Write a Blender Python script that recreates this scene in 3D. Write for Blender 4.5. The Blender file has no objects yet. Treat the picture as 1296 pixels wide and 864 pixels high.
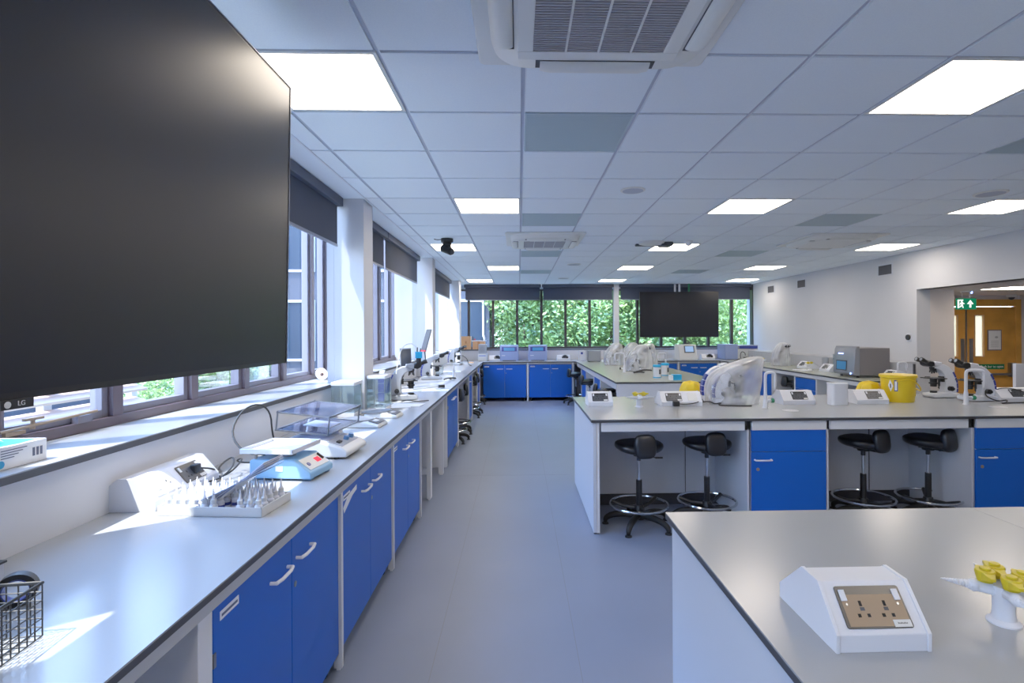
import bpy, bmesh, math, random
from mathutils import Vector, Matrix
random.seed(7)
PI = math.pi
scene = bpy.context.scene
COL = scene.collection

# ------------------------------------------------------------------ materials
def lin(c):
    r = []
    for v in c:
        v = v / 255.0
        r.append(v / 12.92 if v <= 0.04045 else ((v + 0.055) / 1.055) ** 2.4)
    return (r[0], r[1], r[2], 1.0)

MATS = {}
def mat(name, rgb, rough=0.5, metal=0.0, noise=0.0, nscale=20.0, spec=0.5, coat=0.0, bump=0.0, bscale=60.0):
    m = bpy.data.materials.new(name); m.use_nodes = True
    nt = m.node_tree; b = nt.nodes['Principled BSDF']
    b.inputs['Roughness'].default_value = rough
    b.inputs['Metallic'].default_value = metal
    b.inputs['Specular IOR Level'].default_value = spec
    b.inputs['Coat Weight'].default_value = coat
    c = lin(rgb)
    tc = nt.nodes.new('ShaderNodeTexCoord')
    n = nt.nodes.new('ShaderNodeTexNoise'); n.inputs['Scale'].default_value = nscale
    n.inputs['Detail'].default_value = 3.0
    nt.links.new(tc.outputs['Object'], n.inputs['Vector'])
    r = nt.nodes.new('ShaderNodeValToRGB')
    k = noise
    r.color_ramp.elements[0].position = 0.3; r.color_ramp.elements[1].position = 0.7
    r.color_ramp.elements[0].color = (c[0]*(1-k), c[1]*(1-k), c[2]*(1-k), 1)
    r.color_ramp.elements[1].color = (min(1, c[0]*(1+k)), min(1, c[1]*(1+k)), min(1, c[2]*(1+k)), 1)
    nt.links.new(n.outputs['Fac'], r.inputs['Fac'])
    nt.links.new(r.outputs['Color'], b.inputs['Base Color'])
    if bump:
        bp = nt.nodes.new('ShaderNodeBump'); bp.inputs['Strength'].default_value = bump
        bp.inputs['Distance'].default_value = 0.01
        n2 = nt.nodes.new('ShaderNodeTexNoise'); n2.inputs['Scale'].default_value = bscale
        nt.links.new(tc.outputs['Object'], n2.inputs['Vector'])
        nt.links.new(n2.outputs['Fac'], bp.inputs['Height'])
        nt.links.new(bp.outputs['Normal'], b.inputs['Normal'])
    MATS[name] = m
    return m

def emat(name, rgb, strength):
    m = bpy.data.materials.new(name); m.use_nodes = True
    nt = m.node_tree; nt.nodes.clear()
    o = nt.nodes.new('ShaderNodeOutputMaterial'); e = nt.nodes.new('ShaderNodeEmission')
    e.inputs['Color'].default_value = lin(rgb); e.inputs['Strength'].default_value = strength
    nt.links.new(e.outputs[0], o.inputs[0]); MATS[name] = m
    return m

def glassmat(name, rgb, refl=0.06, rough=0.0, op=0.0, oprgb=(230, 235, 240), wrinkle=0.0):
    """thin clear sheet: transparent + a little fresnel mirror + optional milky body"""
    m = bpy.data.materials.new(name); m.use_nodes = True
    nt = m.node_tree; nt.nodes.clear()
    o = nt.nodes.new('ShaderNodeOutputMaterial')
    t = nt.nodes.new('ShaderNodeBsdfTransparent'); t.inputs['Color'].default_value = lin(rgb)
    last = t
    if op > 0:
        d = nt.nodes.new('ShaderNodeBsdfDiffuse'); d.inputs['Color'].default_value = lin(oprgb)
        tr = nt.nodes.new('ShaderNodeBsdfTranslucent'); tr.inputs['Color'].default_value = lin(oprgb)
        a = nt.nodes.new('ShaderNodeMixShader'); a.inputs[0].default_value = 0.5
        nt.links.new(d.outputs[0], a.inputs[1]); nt.links.new(tr.outputs[0], a.inputs[2])
        mx = nt.nodes.new('ShaderNodeMixShader'); mx.inputs[0].default_value = op
        if wrinkle > 0:
            tc = nt.nodes.new('ShaderNodeTexCoord')
            n = nt.nodes.new('ShaderNodeTexNoise'); n.inputs['Scale'].default_value = 5; n.inputs['Detail'].default_value = 1.5
            n.inputs['Distortion'].default_value = 0.8
            nt.links.new(tc.outputs['Object'], n.inputs['Vector'])
            mr = nt.nodes.new('ShaderNodeMapRange')
            mr.inputs[1].default_value = 0.35; mr.inputs[2].default_value = 0.7
            mr.inputs[3].default_value = op - wrinkle; mr.inputs[4].default_value = min(1, op + wrinkle)
            nt.links.new(n.outputs['Fac'], mr.inputs[0])
            lw = nt.nodes.new('ShaderNodeLayerWeight'); lw.inputs['Blend'].default_value = 0.35
            ad = nt.nodes.new('ShaderNodeMath'); ad.operation = 'MULTIPLY_ADD'; ad.inputs[1].default_value = 0.55
            ad.use_clamp = True
            nt.links.new(lw.outputs['Facing'], ad.inputs[0]); nt.links.new(mr.outputs[0], ad.inputs[2]); nt.links.new(ad.outputs[0], mx.inputs[0])
        nt.links.new(t.outputs[0], mx.inputs[1]); nt.links.new(a.outputs[0], mx.inputs[2])
        last = mx
    g = nt.nodes.new('ShaderNodeBsdfGlossy'); g.inputs['Roughness'].default_value = rough
    f = nt.nodes.new('ShaderNodeLayerWeight'); f.inputs['Blend'].default_value = 0.15
    mu = nt.nodes.new('ShaderNodeMath'); mu.operation = 'MULTIPLY_ADD'
    mu.inputs[1].default_value = 0.5; mu.inputs[2].default_value = refl
    nt.links.new(f.outputs['Fresnel'], mu.inputs[0])
    m2 = nt.nodes.new('ShaderNodeMixShader')
    nt.links.new(mu.outputs[0], m2.inputs[0])
    nt.links.new(last.outputs[0], m2.inputs[1]); nt.links.new(g.outputs[0], m2.inputs[2])
    nt.links.new(m2.outputs[0], o.inputs[0]); MATS[name] = m
    return m

mat('wall', (200, 202, 208), 0.75, noise=0.015, nscale=2)
mat('wall_warm', (214, 205, 200), 0.75, noise=0.015, nscale=2)
mat('ceil_tile', (232, 243, 255), 0.85, noise=0.03, nscale=180)
mat('ceil_tee', (176, 186, 206), 0.55)
mat('tee_edge', (225, 232, 242), 0.5)
mat('floor', (118, 128, 150), 0.42, noise=0.05, nscale=1.3, spec=0.4)
mat('seam', (112, 117, 130), 0.5)
mat('laminate', (155, 159, 165), 0.22, noise=0.012, nscale=300, spec=0.5)
mat('laminate_green', (160, 165, 152), 0.22, noise=0.012, nscale=300, spec=0.5)
mat('core', (52, 53, 58), 0.5)
mat('steel_white', (218, 220, 224), 0.4)
mat('panel_white', (198, 203, 214), 0.5)
mat('panel_grey', (176, 179, 186), 0.55)
mat('rail_grey', (180, 182, 184), 0.5)
mat('blue', (4, 86, 192), 0.42, noise=0.02, nscale=4, spec=0.35)
mat('blue_side', (12, 78, 165), 0.45)
mat('handle', (235, 236, 240), 0.35)
mat('chrome', (205, 208, 212), 0.12, metal=1.0)
mat('steel', (150, 152, 156), 0.3, metal=1.0)
mat('black', (18, 19, 22), 0.45)
mat('rubber', (14, 14, 16), 0.6)
mat('leather', (20, 22, 28), 0.35, noise=0.1, nscale=60, spec=0.5)
mat('frame_brown', (84, 72, 82), 0.4, spec=0.5)
mat('frame_dark', (48, 42, 46), 0.45)
mat('frame_silver', (104, 102, 116), 0.4, metal=0.1)
mat('blind', (54, 62, 80), 0.85, noise=0.05, nscale=500)
mat('blind_cassette', (62, 70, 90), 0.5)
mat('tv_screen', (12, 17, 28), 0.35, spec=0.38, noise=0.02, nscale=1)
mat('tv_bezel', (18, 18, 20), 0.4)
mat('tv_lip', (120, 125, 140), 0.35, metal=0.6)
mat('plastic_white', (218, 221, 230), 0.38)
mat('plastic_off', (214, 216, 216), 0.42)
mat('plastic_grey', (150, 156, 166), 0.42)
mat('plastic_dark', (60, 64, 72), 0.42)
mat('plastic_blue', (132, 182, 222), 0.4)
mat('plastic_blue_dk', (70, 120, 175), 0.4)
mat('cyan', (20, 160, 215), 0.4)
mat('stripe_blue', (34, 52, 140), 0.35)
mat('inst_blue', (140, 158, 205), 0.4)
mat('inst_grey', (122, 118, 120), 0.4, metal=0.2)
mat('inst_steel', (146, 150, 160), 0.3, metal=0.5)
mat('screen_blue', (70, 150, 210), 0.2)
mat('yellow', (232, 196, 20), 0.4)
mat('yellow_olive', (205, 182, 15), 0.4)
mat('green', (10, 120, 80), 0.4)
mat('red', (190, 30, 45), 0.4)
mat('bronze', (150, 130, 108), 0.5, metal=0.35)
mat('plate_dark', (24, 26, 32), 0.3)
mat('hole', (6, 6, 7), 0.8)
mat('wood', (216, 152, 62), 0.7, noise=0.18, nscale=3)
mat('card', (206, 160, 118), 0.8, noise=0.05, nscale=15)
mat('card_tape', (176, 120, 76), 0.6)
mat('paper', (238, 240, 244), 0.6)
mat('print', (90, 96, 120), 0.7)
mat('print_blue', (40, 80, 150), 0.6)
mat('sign_green', (0, 118, 72), 0.5)
mat('vent_grey', (178, 198, 208), 0.5)
mat('ac', (226, 229, 228), 0.45)
mat('ac_dark', (66, 68, 76), 0.6)
mat('ac_rib', (172, 172, 178), 0.5)
mat('slat_out', (196, 170, 158), 0.8)
mat('cladding', (56, 60, 74), 0.7, noise=0.08, nscale=3)
mat('out_white', (190, 194, 202), 0.6)
mat('out_glass', (28, 44, 62), 0.3, spec=0.3)
mat('leaf', (92, 142, 62), 0.6)
mat('bark', (90, 78, 62), 0.9, noise=0.2, nscale=10)
mat('ground', (120, 128, 108), 0.9, noise=0.1, nscale=1)
emat('panel_light', (255, 240, 222), 8.5)
emat('led_blue', (120, 150, 255), 4.0)
emat('led_red', (255, 60, 80), 0.8)
emat('lcd', (120, 150, 190), 0.8)
emat('exit_green', (20, 130, 88), 0.35)
emat('exit_white', (225, 240, 230), 1.0)
glassmat('pane', (246, 250, 252), 0.03)
glassmat('shield_glass', (240, 248, 250), 0.06, op=0.06)
glassmat('acrylic', (190, 196, 214), 0.12, op=0.25, oprgb=(150, 158, 190))
glassmat('bag', (250, 252, 255), 0.05, 0.25, op=0.33, oprgb=(255, 255, 255), wrinkle=0.14)
glassmat('door_glass', (240, 225, 190), 0.04, op=0.75, oprgb=(250, 235, 205))

# leaf material: two greens mixed by noise, some light passing through
def leafmat():
    m = MATS['leaf']; nt = m.node_tree; nt.nodes.clear()
    o = nt.nodes.new('ShaderNodeOutputMaterial')
    tc = nt.nodes.new('ShaderNodeTexCoord')
    n = nt.nodes.new('ShaderNodeTexNoise'); n.inputs['Scale'].default_value = 2.2; n.inputs['Detail'].default_value = 4
    nt.links.new(tc.outputs['Object'], n.inputs['Vector'])
    r = nt.nodes.new('ShaderNodeValToRGB')
    r.color_ramp.elements[0].position = 0.36; r.color_ramp.elements[1].position = 0.66
    r.color_ramp.elements[0].color = lin((60, 108, 58)); r.color_ramp.elements[1].color = lin((190, 222, 130))
    nt.links.new(n.outputs['Fac'], r.inputs['Fac'])
    d = nt.nodes.new('ShaderNodeBsdfDiffuse'); t = nt.nodes.new('ShaderNodeBsdfTranslucent')
    g = nt.nodes.new('ShaderNodeBsdfGlossy'); g.inputs['Roughness'].default_value = 0.45
    nt.links.new(r.outputs[0], d.inputs[0]); nt.links.new(r.outputs[0], t.inputs[0])
    a = nt.nodes.new('ShaderNodeMixShader'); a.inputs[0].default_value = 0.4
    nt.links.new(d.outputs[0], a.inputs[1]); nt.links.new(t.outputs[0], a.inputs[2])
    b = nt.nodes.new('ShaderNodeMixShader'); b.inputs[0].default_value = 0.08
    nt.links.new(a.outputs[0], b.inputs[1]); nt.links.new(g.outputs[0], b.inputs[2])
    nt.links.new(b.outputs[0], o.inputs[0])
leafmat()

# ------------------------------------------------------------------ mesh builder
class MB:
    def __init__(s):
        s.v = []; s.f = []; s.mi = []; s.cur = 0
    def m(s, i): s.cur = i; return s
    def add(s, vs, fs):
        o = len(s.v); s.v += [tuple(p) for p in vs]
        for f in fs: s.f.append([o + i for i in f]); s.mi.append(s.cur)
        return s
    def box(s, x0, x1, y0, y1, z0, z1, M=None):
        vs = [(x0,y0,z0),(x1,y0,z0),(x1,y1,z0),(x0,y1,z0),(x0,y0,z1),(x1,y0,z1),(x1,y1,z1),(x0,y1,z1)]
        if M: vs = [M @ Vector(p) for p in vs]
        return s.add(vs, [(0,3,2,1),(4,5,6,7),(0,1,5,4),(1,2,6,5),(2,3,7,6),(3,0,4,7)])
    def rbox(s, x0, x1, y0, y1, z0, z1, r=0.01, seg=3, M=None):
        """box with rounded vertical corners"""
        pts = []
        for cx, cy, a0 in ((x1-r, y1-r, 0), (x0+r, y1-r, PI/2), (x0+r, y0+r, PI), (x1-r, y0+r, 1.5*PI)):
            for k in range(seg+1):
                a = a0 + PI/2*k/seg; pts.append((cx + r*math.cos(a), cy + r*math.sin(a)))
        n = len(pts)
        vs = [(x, y, z0) for x, y in pts] + [(x, y, z1) for x, y in pts]
        if M: vs = [M @ Vector(p) for p in vs]
        return s.add(vs, [tuple(range(n))[::-1], tuple(range(n, 2*n))] + [(i, (i+1) % n, n+(i+1) % n, n+i) for i in range(n)])
    def prism(s, poly, axis, a, b, M=None):
        """poly = 2D points in the two other axes; axis 'x' -> (y,z), 'y' -> (x,z), 'z' -> (x,y)"""
        n = len(poly)
        def P(p, t):
            return {'x': (t, p[0], p[1]), 'y': (p[0], t, p[1]), 'z': (p[0], p[1], t)}[axis]
        vs = [P(p, a) for p in poly] + [P(p, b) for p in poly]
        if M: vs = [M @ Vector(p) for p in vs]
        return s.add(vs, [tuple(range(n))[::-1], tuple(range(n, 2*n))] + [(i, (i+1) % n, n+(i+1) % n, n+i) for i in range(n)])
    def cyl(s, p0, p1, r0, r1=None, n=16, caps=True):
        r1 = r0 if r1 is None else r1
        p0 = Vector(p0); p1 = Vector(p1); d = (p1 - p0).normalized()
        u = d.orthogonal().normalized(); w = d.cross(u)
        vs = []
        for p, r in ((p0, r0), (p1, r1)):
            for k in range(n):
                a = 2*PI*k/n; vs.append(p + u*(r*math.cos(a)) + w*(r*math.sin(a)))
        fs = [(i, (i+1) % n, n+(i+1) % n, n+i) for i in range(n)]
        if caps: fs += [tuple(range(n))[::-1], tuple(range(n, 2*n))]
        return s.add(vs, fs)
    def lathe(s, prof, c=(0, 0, 0), n=20, M=None, caps=True):
        """prof = [(r,z)...] around local z through c"""
        vs = []
        for r, z in prof:
            for k in range(n):
                a = 2*PI*k/n; vs.append(Vector((c[0]+r*math.cos(a), c[1]+r*math.sin(a), c[2]+z)))
        if M: vs = [M @ v for v in vs]
        fs = []
        for j in range(len(prof)-1):
            for i in range(n):
                fs.append((j*n+i, j*n+(i+1) % n, (j+1)*n+(i+1) % n, (j+1)*n+i))
        if caps:
            fs.append(tuple(range(n))[::-1]); m = (len(prof)-1)*n; fs.append(tuple(range(m, m+n)))
        return s.add(vs, fs)
    def tube(s, pts, r, n=8, closed=False, smooth=0):
        P = [Vector(p) for p in pts]
        for _ in range(smooth):
            Q = []
            m = len(P)
            for i in range(m if closed else m-1):
                a, b = P[i], P[(i+1) % m]
                Q += [a*0.75+b*0.25, a*0.25+b*0.75]
            if not closed: Q = [P[0]] + Q + [P[-1]]
            P = Q
        m = len(P); up = None; vs = []
        nr = len(r) if isinstance(r, (list, tuple)) else 0
        for i in range(m):
            a = P[(i-1) % m] if (closed or i > 0) else P[i]
            b = P[(i+1) % m] if (closed or i < m-1) else P[i]
            d = (b - a).normalized()
            if up is None: up = d.orthogonal().normalized()
            else:
                up = (up - d*up.dot(d))
                up = up.normalized() if up.length > 1e-6 else d.orthogonal().normalized()
            w = d.cross(up)
            if nr:
                q = i/(m-1)*(nr-1); k0 = min(int(q), nr-2); rr = r[k0] + (r[k0+1]-r[k0])*(q-k0)
            else: rr = r
            for k in range(n):
                t = 2*PI*k/n; vs.append(P[i] + up*(rr*math.cos(t)) + w*(rr*math.sin(t)))
        fs = []
        for i in range(m if closed else m-1):
            j = (i+1) % m
            for k in range(n): fs.append((i*n+k, i*n+(k+1) % n, j*n+(k+1) % n, j*n+k))
        if not closed: fs += [tuple(range(n))[::-1], tuple(range((m-1)*n, m*n))]
        return s.add(vs, fs)
    def torus(s, c, R, r, n=40, k=8, axis='z', ry=None):
        pts = []
        for i in range(n):
            a = 2*PI*i/n; x, y = R*math.cos(a), (ry or R)*math.sin(a)
            pts.append({'z': (c[0]+x, c[1]+y, c[2]), 'x': (c[0], c[1]+x, c[2]+y), 'y': (c[0]+x, c[1], c[2]+y)}[axis])
        return s.tube(pts, r, k, closed=True)
    def ball(s, c, rx, ry=None, rz=None, n=16, m=10, M=None, e=1.0):
        ry = ry or rx; rz = rz or rx; vs = []
        sp = lambda v: math.copysign(abs(v)**e, v)
        for j in range(1, m):
            t = PI*j/m
            for i in range(n):
                a = 2*PI*i/n
                vs.append(Vector((c[0]+rx*sp(math.sin(t))*sp(math.cos(a)), c[1]+ry*sp(math.sin(t))*sp(math.sin(a)), c[2]-rz*sp(math.cos(t)))))
        vs += [Vector((c[0], c[1], c[2]-rz)), Vector((c[0], c[1], c[2]+rz))]
        if M: vs = [M @ v for v in vs]
        fs = [(j*n+i, j*n+(i+1) % n, (j+1)*n+(i+1) % n, (j+1)*n+i) for j in range(m-2) for i in range(n)]
        b = (m-1)*n
        fs += [(b, (i+1) % n, i) for i in range(n)] + [((m-2)*n+i, (m-2)*n+(i+1) % n, b+1) for i in range(n)]
        return s.add(vs, fs)
    def build(s, name, mats, parent=None, bevel=0.0, smooth=True, angle=35, seg=2):
        me = bpy.data.meshes.new(name)
        me.from_pydata([tuple(v) for v in s.v], [], s.f)
        if isinstance(mats, str): mats = [mats]
        for k in mats: me.materials.append(MATS[k])
        me.polygons.foreach_set('material_index', s.mi)
        me.polygons.foreach_set('use_smooth', [smooth]*len(me.polygons))
        me.update()
        bm = bmesh.new(); bm.from_mesh(me); bmesh.ops.recalc_face_normals(bm, faces=bm.faces); bm.to_mesh(me); bm.free()
        if smooth: me.set_sharp_from_angle(angle=math.radians(angle))
        o = bpy.data.objects.new(name, me); COL.objects.link(o)
        if parent: o.parent = parent
        if bevel > 0:
            b = o.modifiers.new('bevel', 'BEVEL'); b.width = bevel; b.segments = seg
            b.limit_method = 'ANGLE'; b.angle_limit = math.radians(40); b.harden_normals = False
        return o

def thing(name, label, cat, loc=(0, 0, 0), rz=0.0, group=None):
    o = bpy.data.objects.new(name, None); COL.objects.link(o)
    o.empty_display_size = 0.1
    o.location = loc; o.rotation_euler = (0, 0, rz)
    o['label'] = label; o['category'] = cat
    if group: o['group'] = group
    return o
def tag(o, label, cat, group=None):
    o['label'] = label; o['category'] = cat
    if group: o['group'] = group
    return o
def struct(o): o['kind'] = 'structure'; return o
def dup(root, loc, rz=0.0, label=None, group=None, scale=None):
    r = root.copy(); COL.objects.link(r); r.location = loc; r.rotation_euler = (0, 0, rz)
    if scale: r.scale = scale
    if label: r['label'] = label
    if group: r['group'] = group
    for ch in list(root.children):
        c = ch.copy(); COL.objects.link(c); c.parent = r
        for g in list(ch.children):
            d = g.copy(); COL.objects.link(d); d.parent = c
    return r
def text(name, s, size, m, parent, M, align='CENTER', extrude=0.0004):
    cu = bpy.data.curves.new(name, 'FONT'); cu.body = s; cu.size = size
    cu.align_x = align; cu.align_y = 'CENTER'; cu.extrude = extrude
    t = bpy.data.objects.new('tmp_text', cu); COL.objects.link(t)
    dg = bpy.context.evaluated_depsgraph_get()
    me = bpy.data.meshes.new_from_object(t.evaluated_get(dg))
    bpy.data.objects.remove(t)
    me.name = name; me.transform(M); me.materials.clear(); me.materials.append(MATS[m])
    o = bpy.data.objects.new(name, me); COL.objects.link(o)
    if parent: o.parent = parent
    return o
def frameM(origin, xd, yd):
    """matrix whose local x,y axes are xd,yd (for flat text/plates)"""
    x = Vector(xd).normalized(); y = Vector(yd).normalized(); z = x.cross(y)
    M = Matrix((x, y, z)).transposed().to_4x4(); M.translation = Vector(origin)
    return M
def rotM(loc=(0,0,0), rx=0, ry=0, rz=0):
    from mathutils import Euler
    M = Euler((rx, ry, rz)).to_matrix().to_4x4(); M.translation = Vector(loc); return M

# ------------------------------------------------------------------ dimensions
ZC = 2.734      # ceiling
BT = 0.90       # bench top
SILL = 1.158
XR = 5.80       # right wall
YB = 13.15      # back window plane
XW = -1.94      # left window plane
GX, GY = 0.028, 2.190   # ceiling grid origin
# ================================================================== SETTING
fl = MB().box(-2.2, 10, -3.2, 13.4, -0.1, 0).build('floor', 'floor'); struct(fl)
sm = MB()
for x in (-0.42, 0.28, 2.0, 3.9): sm.box(x, x+0.004, -3, 12.1, 0.0, 0.0006)
sm.box(-0.82, 0.55, 5.9, 5.904, 0.0, 0.0006)
struct(sm.build('trim_1', 'seam'))

# ceiling: recessed-edge tiles between tees, cells left open where a unit sits
occupied = set()
lights = [(-2,0),(-2,8),(-2,16),(-1,4),(-1,12),(3,0),(3,4),(3,8),(3,12),(3,16),(7,4),(7,12),(8,8),(8,16),(-1,-4),(3,-4),(7,-4)]  # last three are out of view, added to brighten the room
lights = [c for c in lights if c[1] < 50]
vents = [(0,1),(0,5),(0,9),(0,13),(5,1),(5,5),(5,9),(5,13)]
for c in lights + vents: occupied.add(c)
ce = MB()
ce.m(1).box(-1.31, XR, -3.1, 13.0, ZC+0.006, ZC+0.05)
ce.m(0)
g = 0.012
for i in range(-3, 10):
    for j in range(-9, 19):
        if (i, j) in occupied: continue
        x0 = max(GX+0.6*i+g, -1.30); x1 = min(GX+0.6*(i+1)-g, XR-0.002)
        y0 = max(GY+0.6*j+g, -3.0); y1 = min(GY+0.6*(j+1)-g, 12.99)
        if x1 - x0 < 0.05 or y1 - y0 < 0.05: continue
        ce.box(x0, x1, y0, y1, ZC-0.002, ZC+0.006)
# soffit outside the grid, over the blinds
ce.box(-1.62, -1.31, -3.1, 13.2, ZC, ZC+0.05)
ce.box(-1.64, -1.62, -3.1, 13.2, ZC, 4.3)
ce.box(-2.00, -1.64, -3.1, 13.2, 4.3, 4.35)
ce.box(-1.31, XR, 13.0, 13.2, ZC, ZC+0.05)
struct(ce.build('ceiling', ['ceil_tile', 'ceil_tee'], smooth=False))
te = MB()
for i in range(-2, 10):
    x = GX+0.6*i
    te.box(x+g*0.55, x+g*0.95, -3, 12.99, ZC+0.0005, ZC+0.006)
te.box(-1.312, -1.30, -3.0, 13.0, ZC-0.01, ZC+0.006)
struct(te.build('trim_2', 'tee_edge', smooth=False))

# walls
def wall(name, *boxes, m='wall'):
    w = MB()
    for b in boxes: w.box(*b)
    return struct(w.build(name, m, smooth=False))
BAYS = [(-2.4, 0.75), (1.42, 5.36), (5.56, 8.42), (8.62, 11.98)]   # left window openings
sol = [(-3.2, -2.4), (0.75, 1.388), (5.36, 5.56), (8.42, 8.62), (11.98, 13.3)]  # unseen slit added before the second bay, lets a thin sun streak in
bx = [(-2.10, -1.58, -3.2, 13.3, 0.0, SILL-0.028)]
bx += [(-2.00, XW+0.03, a, b, SILL-0.028, 4.3) for a, b in sol]
bx += [(-2.00, XW+0.03, -3.2, 13.3, 4.05, 4.3)]
wall('wall_left', *bx)
# free-standing columns just inside the windows
cols = [(1.205, 1.395), (4.615, 4.895), (8.27, 8.52), (11.98, 12.28)]
for k, (a, b) in enumerate(cols):
    w = MB().box(-1.579, -1.325, a, b, BT+0.001, ZC-0.001)
    w.box(-1.64, -1.579, a+0.002, b, SILL+0.001, ZC-0.001)
    w.box(-1.915, -1.64, (5.34 if k == 1 else a+0.02), (5.56 if k == 1 else b), SILL+0.001, 4.29)
    o = w.build('wall_pier', 'wall', smooth=False, bevel=0.004)
    struct(o)
# thin conduit on the reveal of the first pier
struct(MB().cyl((-1.62, 5.335, SILL), (-1.62, 5.335, ZC), 0.008).build('trim_3', 'plastic_white'))
# back wall with low upstand, openings above
wall('wall_back', (-2.1, XR+0.2, 13.22, 13.4, 0, SILL-0.028), (-2.1, XR+0.2, 13.22, 13.4, 2.62, 2.9),
     (-2.1, -1.62, 13.1, 13.4, SILL-0.028, 2.62))
wall('wall_right', (XR, XR+0.2, 7.61, 13.4, 0, 2.9), (XR, XR+0.2, 3.2, 7.61, 2.17, 2.9), (XR, XR+0.2, -3.2, 3.2, 0, 2.9))
wall('wall_front', (-2.1, XR+0.2, -3.3, -3.1, 0, 2.9))
# lobby beyond the opening
wall('wall_lobby', (XR+0.2, 6.36, 7.61, 9.2, 0, 2.17), (6.36, 7.30, 9.06, 9.2, 0, 2.17), (8.72, 10.2, 9.04, 9.2, 0, 2.17),
     (7.30, 8.72, 9.06, 9.2, 2.10, 2.17), (10.0, 10.2, 2.8, 9.2, 0, 2.17), (XR+0.2, 10.2, 2.8, 3.2, 0, 2.17), m='wall_warm')
wall('ceiling_lobby', (XR+0.001, 10.2, 2.8, 9.2, 2.17, 2.25), m='wall_warm')
struct(MB().box(XR+0.2, 10.2, 2.8, 9.2, -0.1, 0.001).build('floor_lobby', 'floor'))
# sills: white board with dark front edge
s = MB().box(-1.93, -1.562, -3.0, 12.86, SILL-0.004, SILL)
s.m(1).box(-1.93, -1.560, -3.0, 12.86, SILL-0.028, SILL-0.004)
struct(s.build('trim_4', ['laminate', 'core'], smooth=False))
s = MB().box(-1.562, XR-0.45, 12.86, 13.2, SILL-0.004, SILL); s.m(1).box(-1.56, XR-0.45, 12.86, 13.2, SILL-0.028, SILL-0.004)
struct(s.build('trim_5', ['laminate', 'core'], smooth=False))
# grey splash panels: back run and right run (with the dark end strip)
struct(MB().box(-1.58, 5.35, 12.87, 13.22, 0.0, SILL-0.03).build('wall_back_spine', 'wall'))
s = MB().box(5.35, 5.362, 7.09, 12.87, BT+0.001, 1.115); s.m(1).box(5.345, 5.362, 7.062, 7.09, BT+0.001, 1.12)
s.m(0).box(5.362, XR, 7.62, 12.87, 0.0, 1.115)
struct(s.build('trim_6', ['panel_grey', 'core'], smooth=False))
# floor skirting on the right wall / spine base
struct(MB().box(XR-0.012, XR, -3.0, 3.2, 0, 0.1).build('baseboard_right', 'core'))

# ---- left windows
wn = 1
def left_window(k, y0, y1, first):
    w = bpy.data.objects.new('window_%d' % k, None); COL.objects.link(w); struct(w); w.location = (XW, 0, 0)
    z0, z1 = SILL, 4.05
    f = MB(); f.box(-0.04, 0.04, y0, y1, z0, z0+0.045); f.box(-0.04, 0.04, y0, y1, z1-0.04, z1)
    f.box(-0.04, 0.04, y0, y0+0.04, z0, z1); f.box(-0.04, 0.04, y1-0.04, y1, z0, z1)
    f.build('frame', 'frame_brown', w, bevel=0.003)
    ms = []
    y = first
    while y < y1-0.1:
        ms.append(y); y += 0.6
    for y in ms:
        if y - 0.035 < y0 + 0.02: continue
        m = MB(); m.box(-0.05, 0.045, y-0.032, y+0.032, z0+0.045, z1-0.04)
        m.build('mullion', 'frame_brown', w, bevel=0.003)
    edges = [y0+0.04] + [e for m_ in ms if m_-0.035 > y0+0.02 for e in (m_-0.032, m_+0.032)] + [y1-0.04]
    for a, b in zip(edges[::2], edges[1::2]):
        if b - a < 0.12: continue
        sf = MB()
        for q in ((a, a+0.035, z0+0.045, z1-0.04), (b-0.035, b, z0+0.045, z1-0.04), (a+0.035, b-0.035, z0+0.045, z0+0.08), (a+0.035, b-0.035, z1-0.075, z1-0.04)):
            sf.box(-0.035, 0.02, *q)
        so = sf.build('sash', 'frame_silver', w, bevel=0.002)
        MB().add([(-.01, a+.03, z0+.07), (-.01, b-.03, z0+.07), (-.01, b-.03, z1-.07), (-.01, a+.03, z1-.07)], [(0,1,2,3)]).build('pane', 'pane', so)
    return w
w1 = None
for k, ((a, b), f) in enumerate(zip(BAYS, (-2.02, 1.98-0.6, 5.58, 8.92+0.06))):
    w = left_window(k+1, a, b, f)
    if k == 1: w1 = w
# casement stay and brass handle on the nearest visible sash
h = MB(); h.box(0.022, 0.05, 2.02, 2.10, SILL+0.05, SILL+0.065); h.cyl((0.04, 2.14, SILL+0.06), (0.04, 2.14, SILL+0.10), 0.008)
h.box(0.035, 0.05, 2.10, 2.18, SILL+0.095, SILL+0.105); h.cyl((0.045, 2.0, SILL+0.07), (0.045, 2.45, SILL+0.085), 0.006)
h.build('window_handle', 'bronze', w1)
h = MB().box(0.022, 0.05, 2.34, 2.42, SILL+0.045, SILL+0.075); h.build('window_stay', 'frame_silver', w1)

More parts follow.
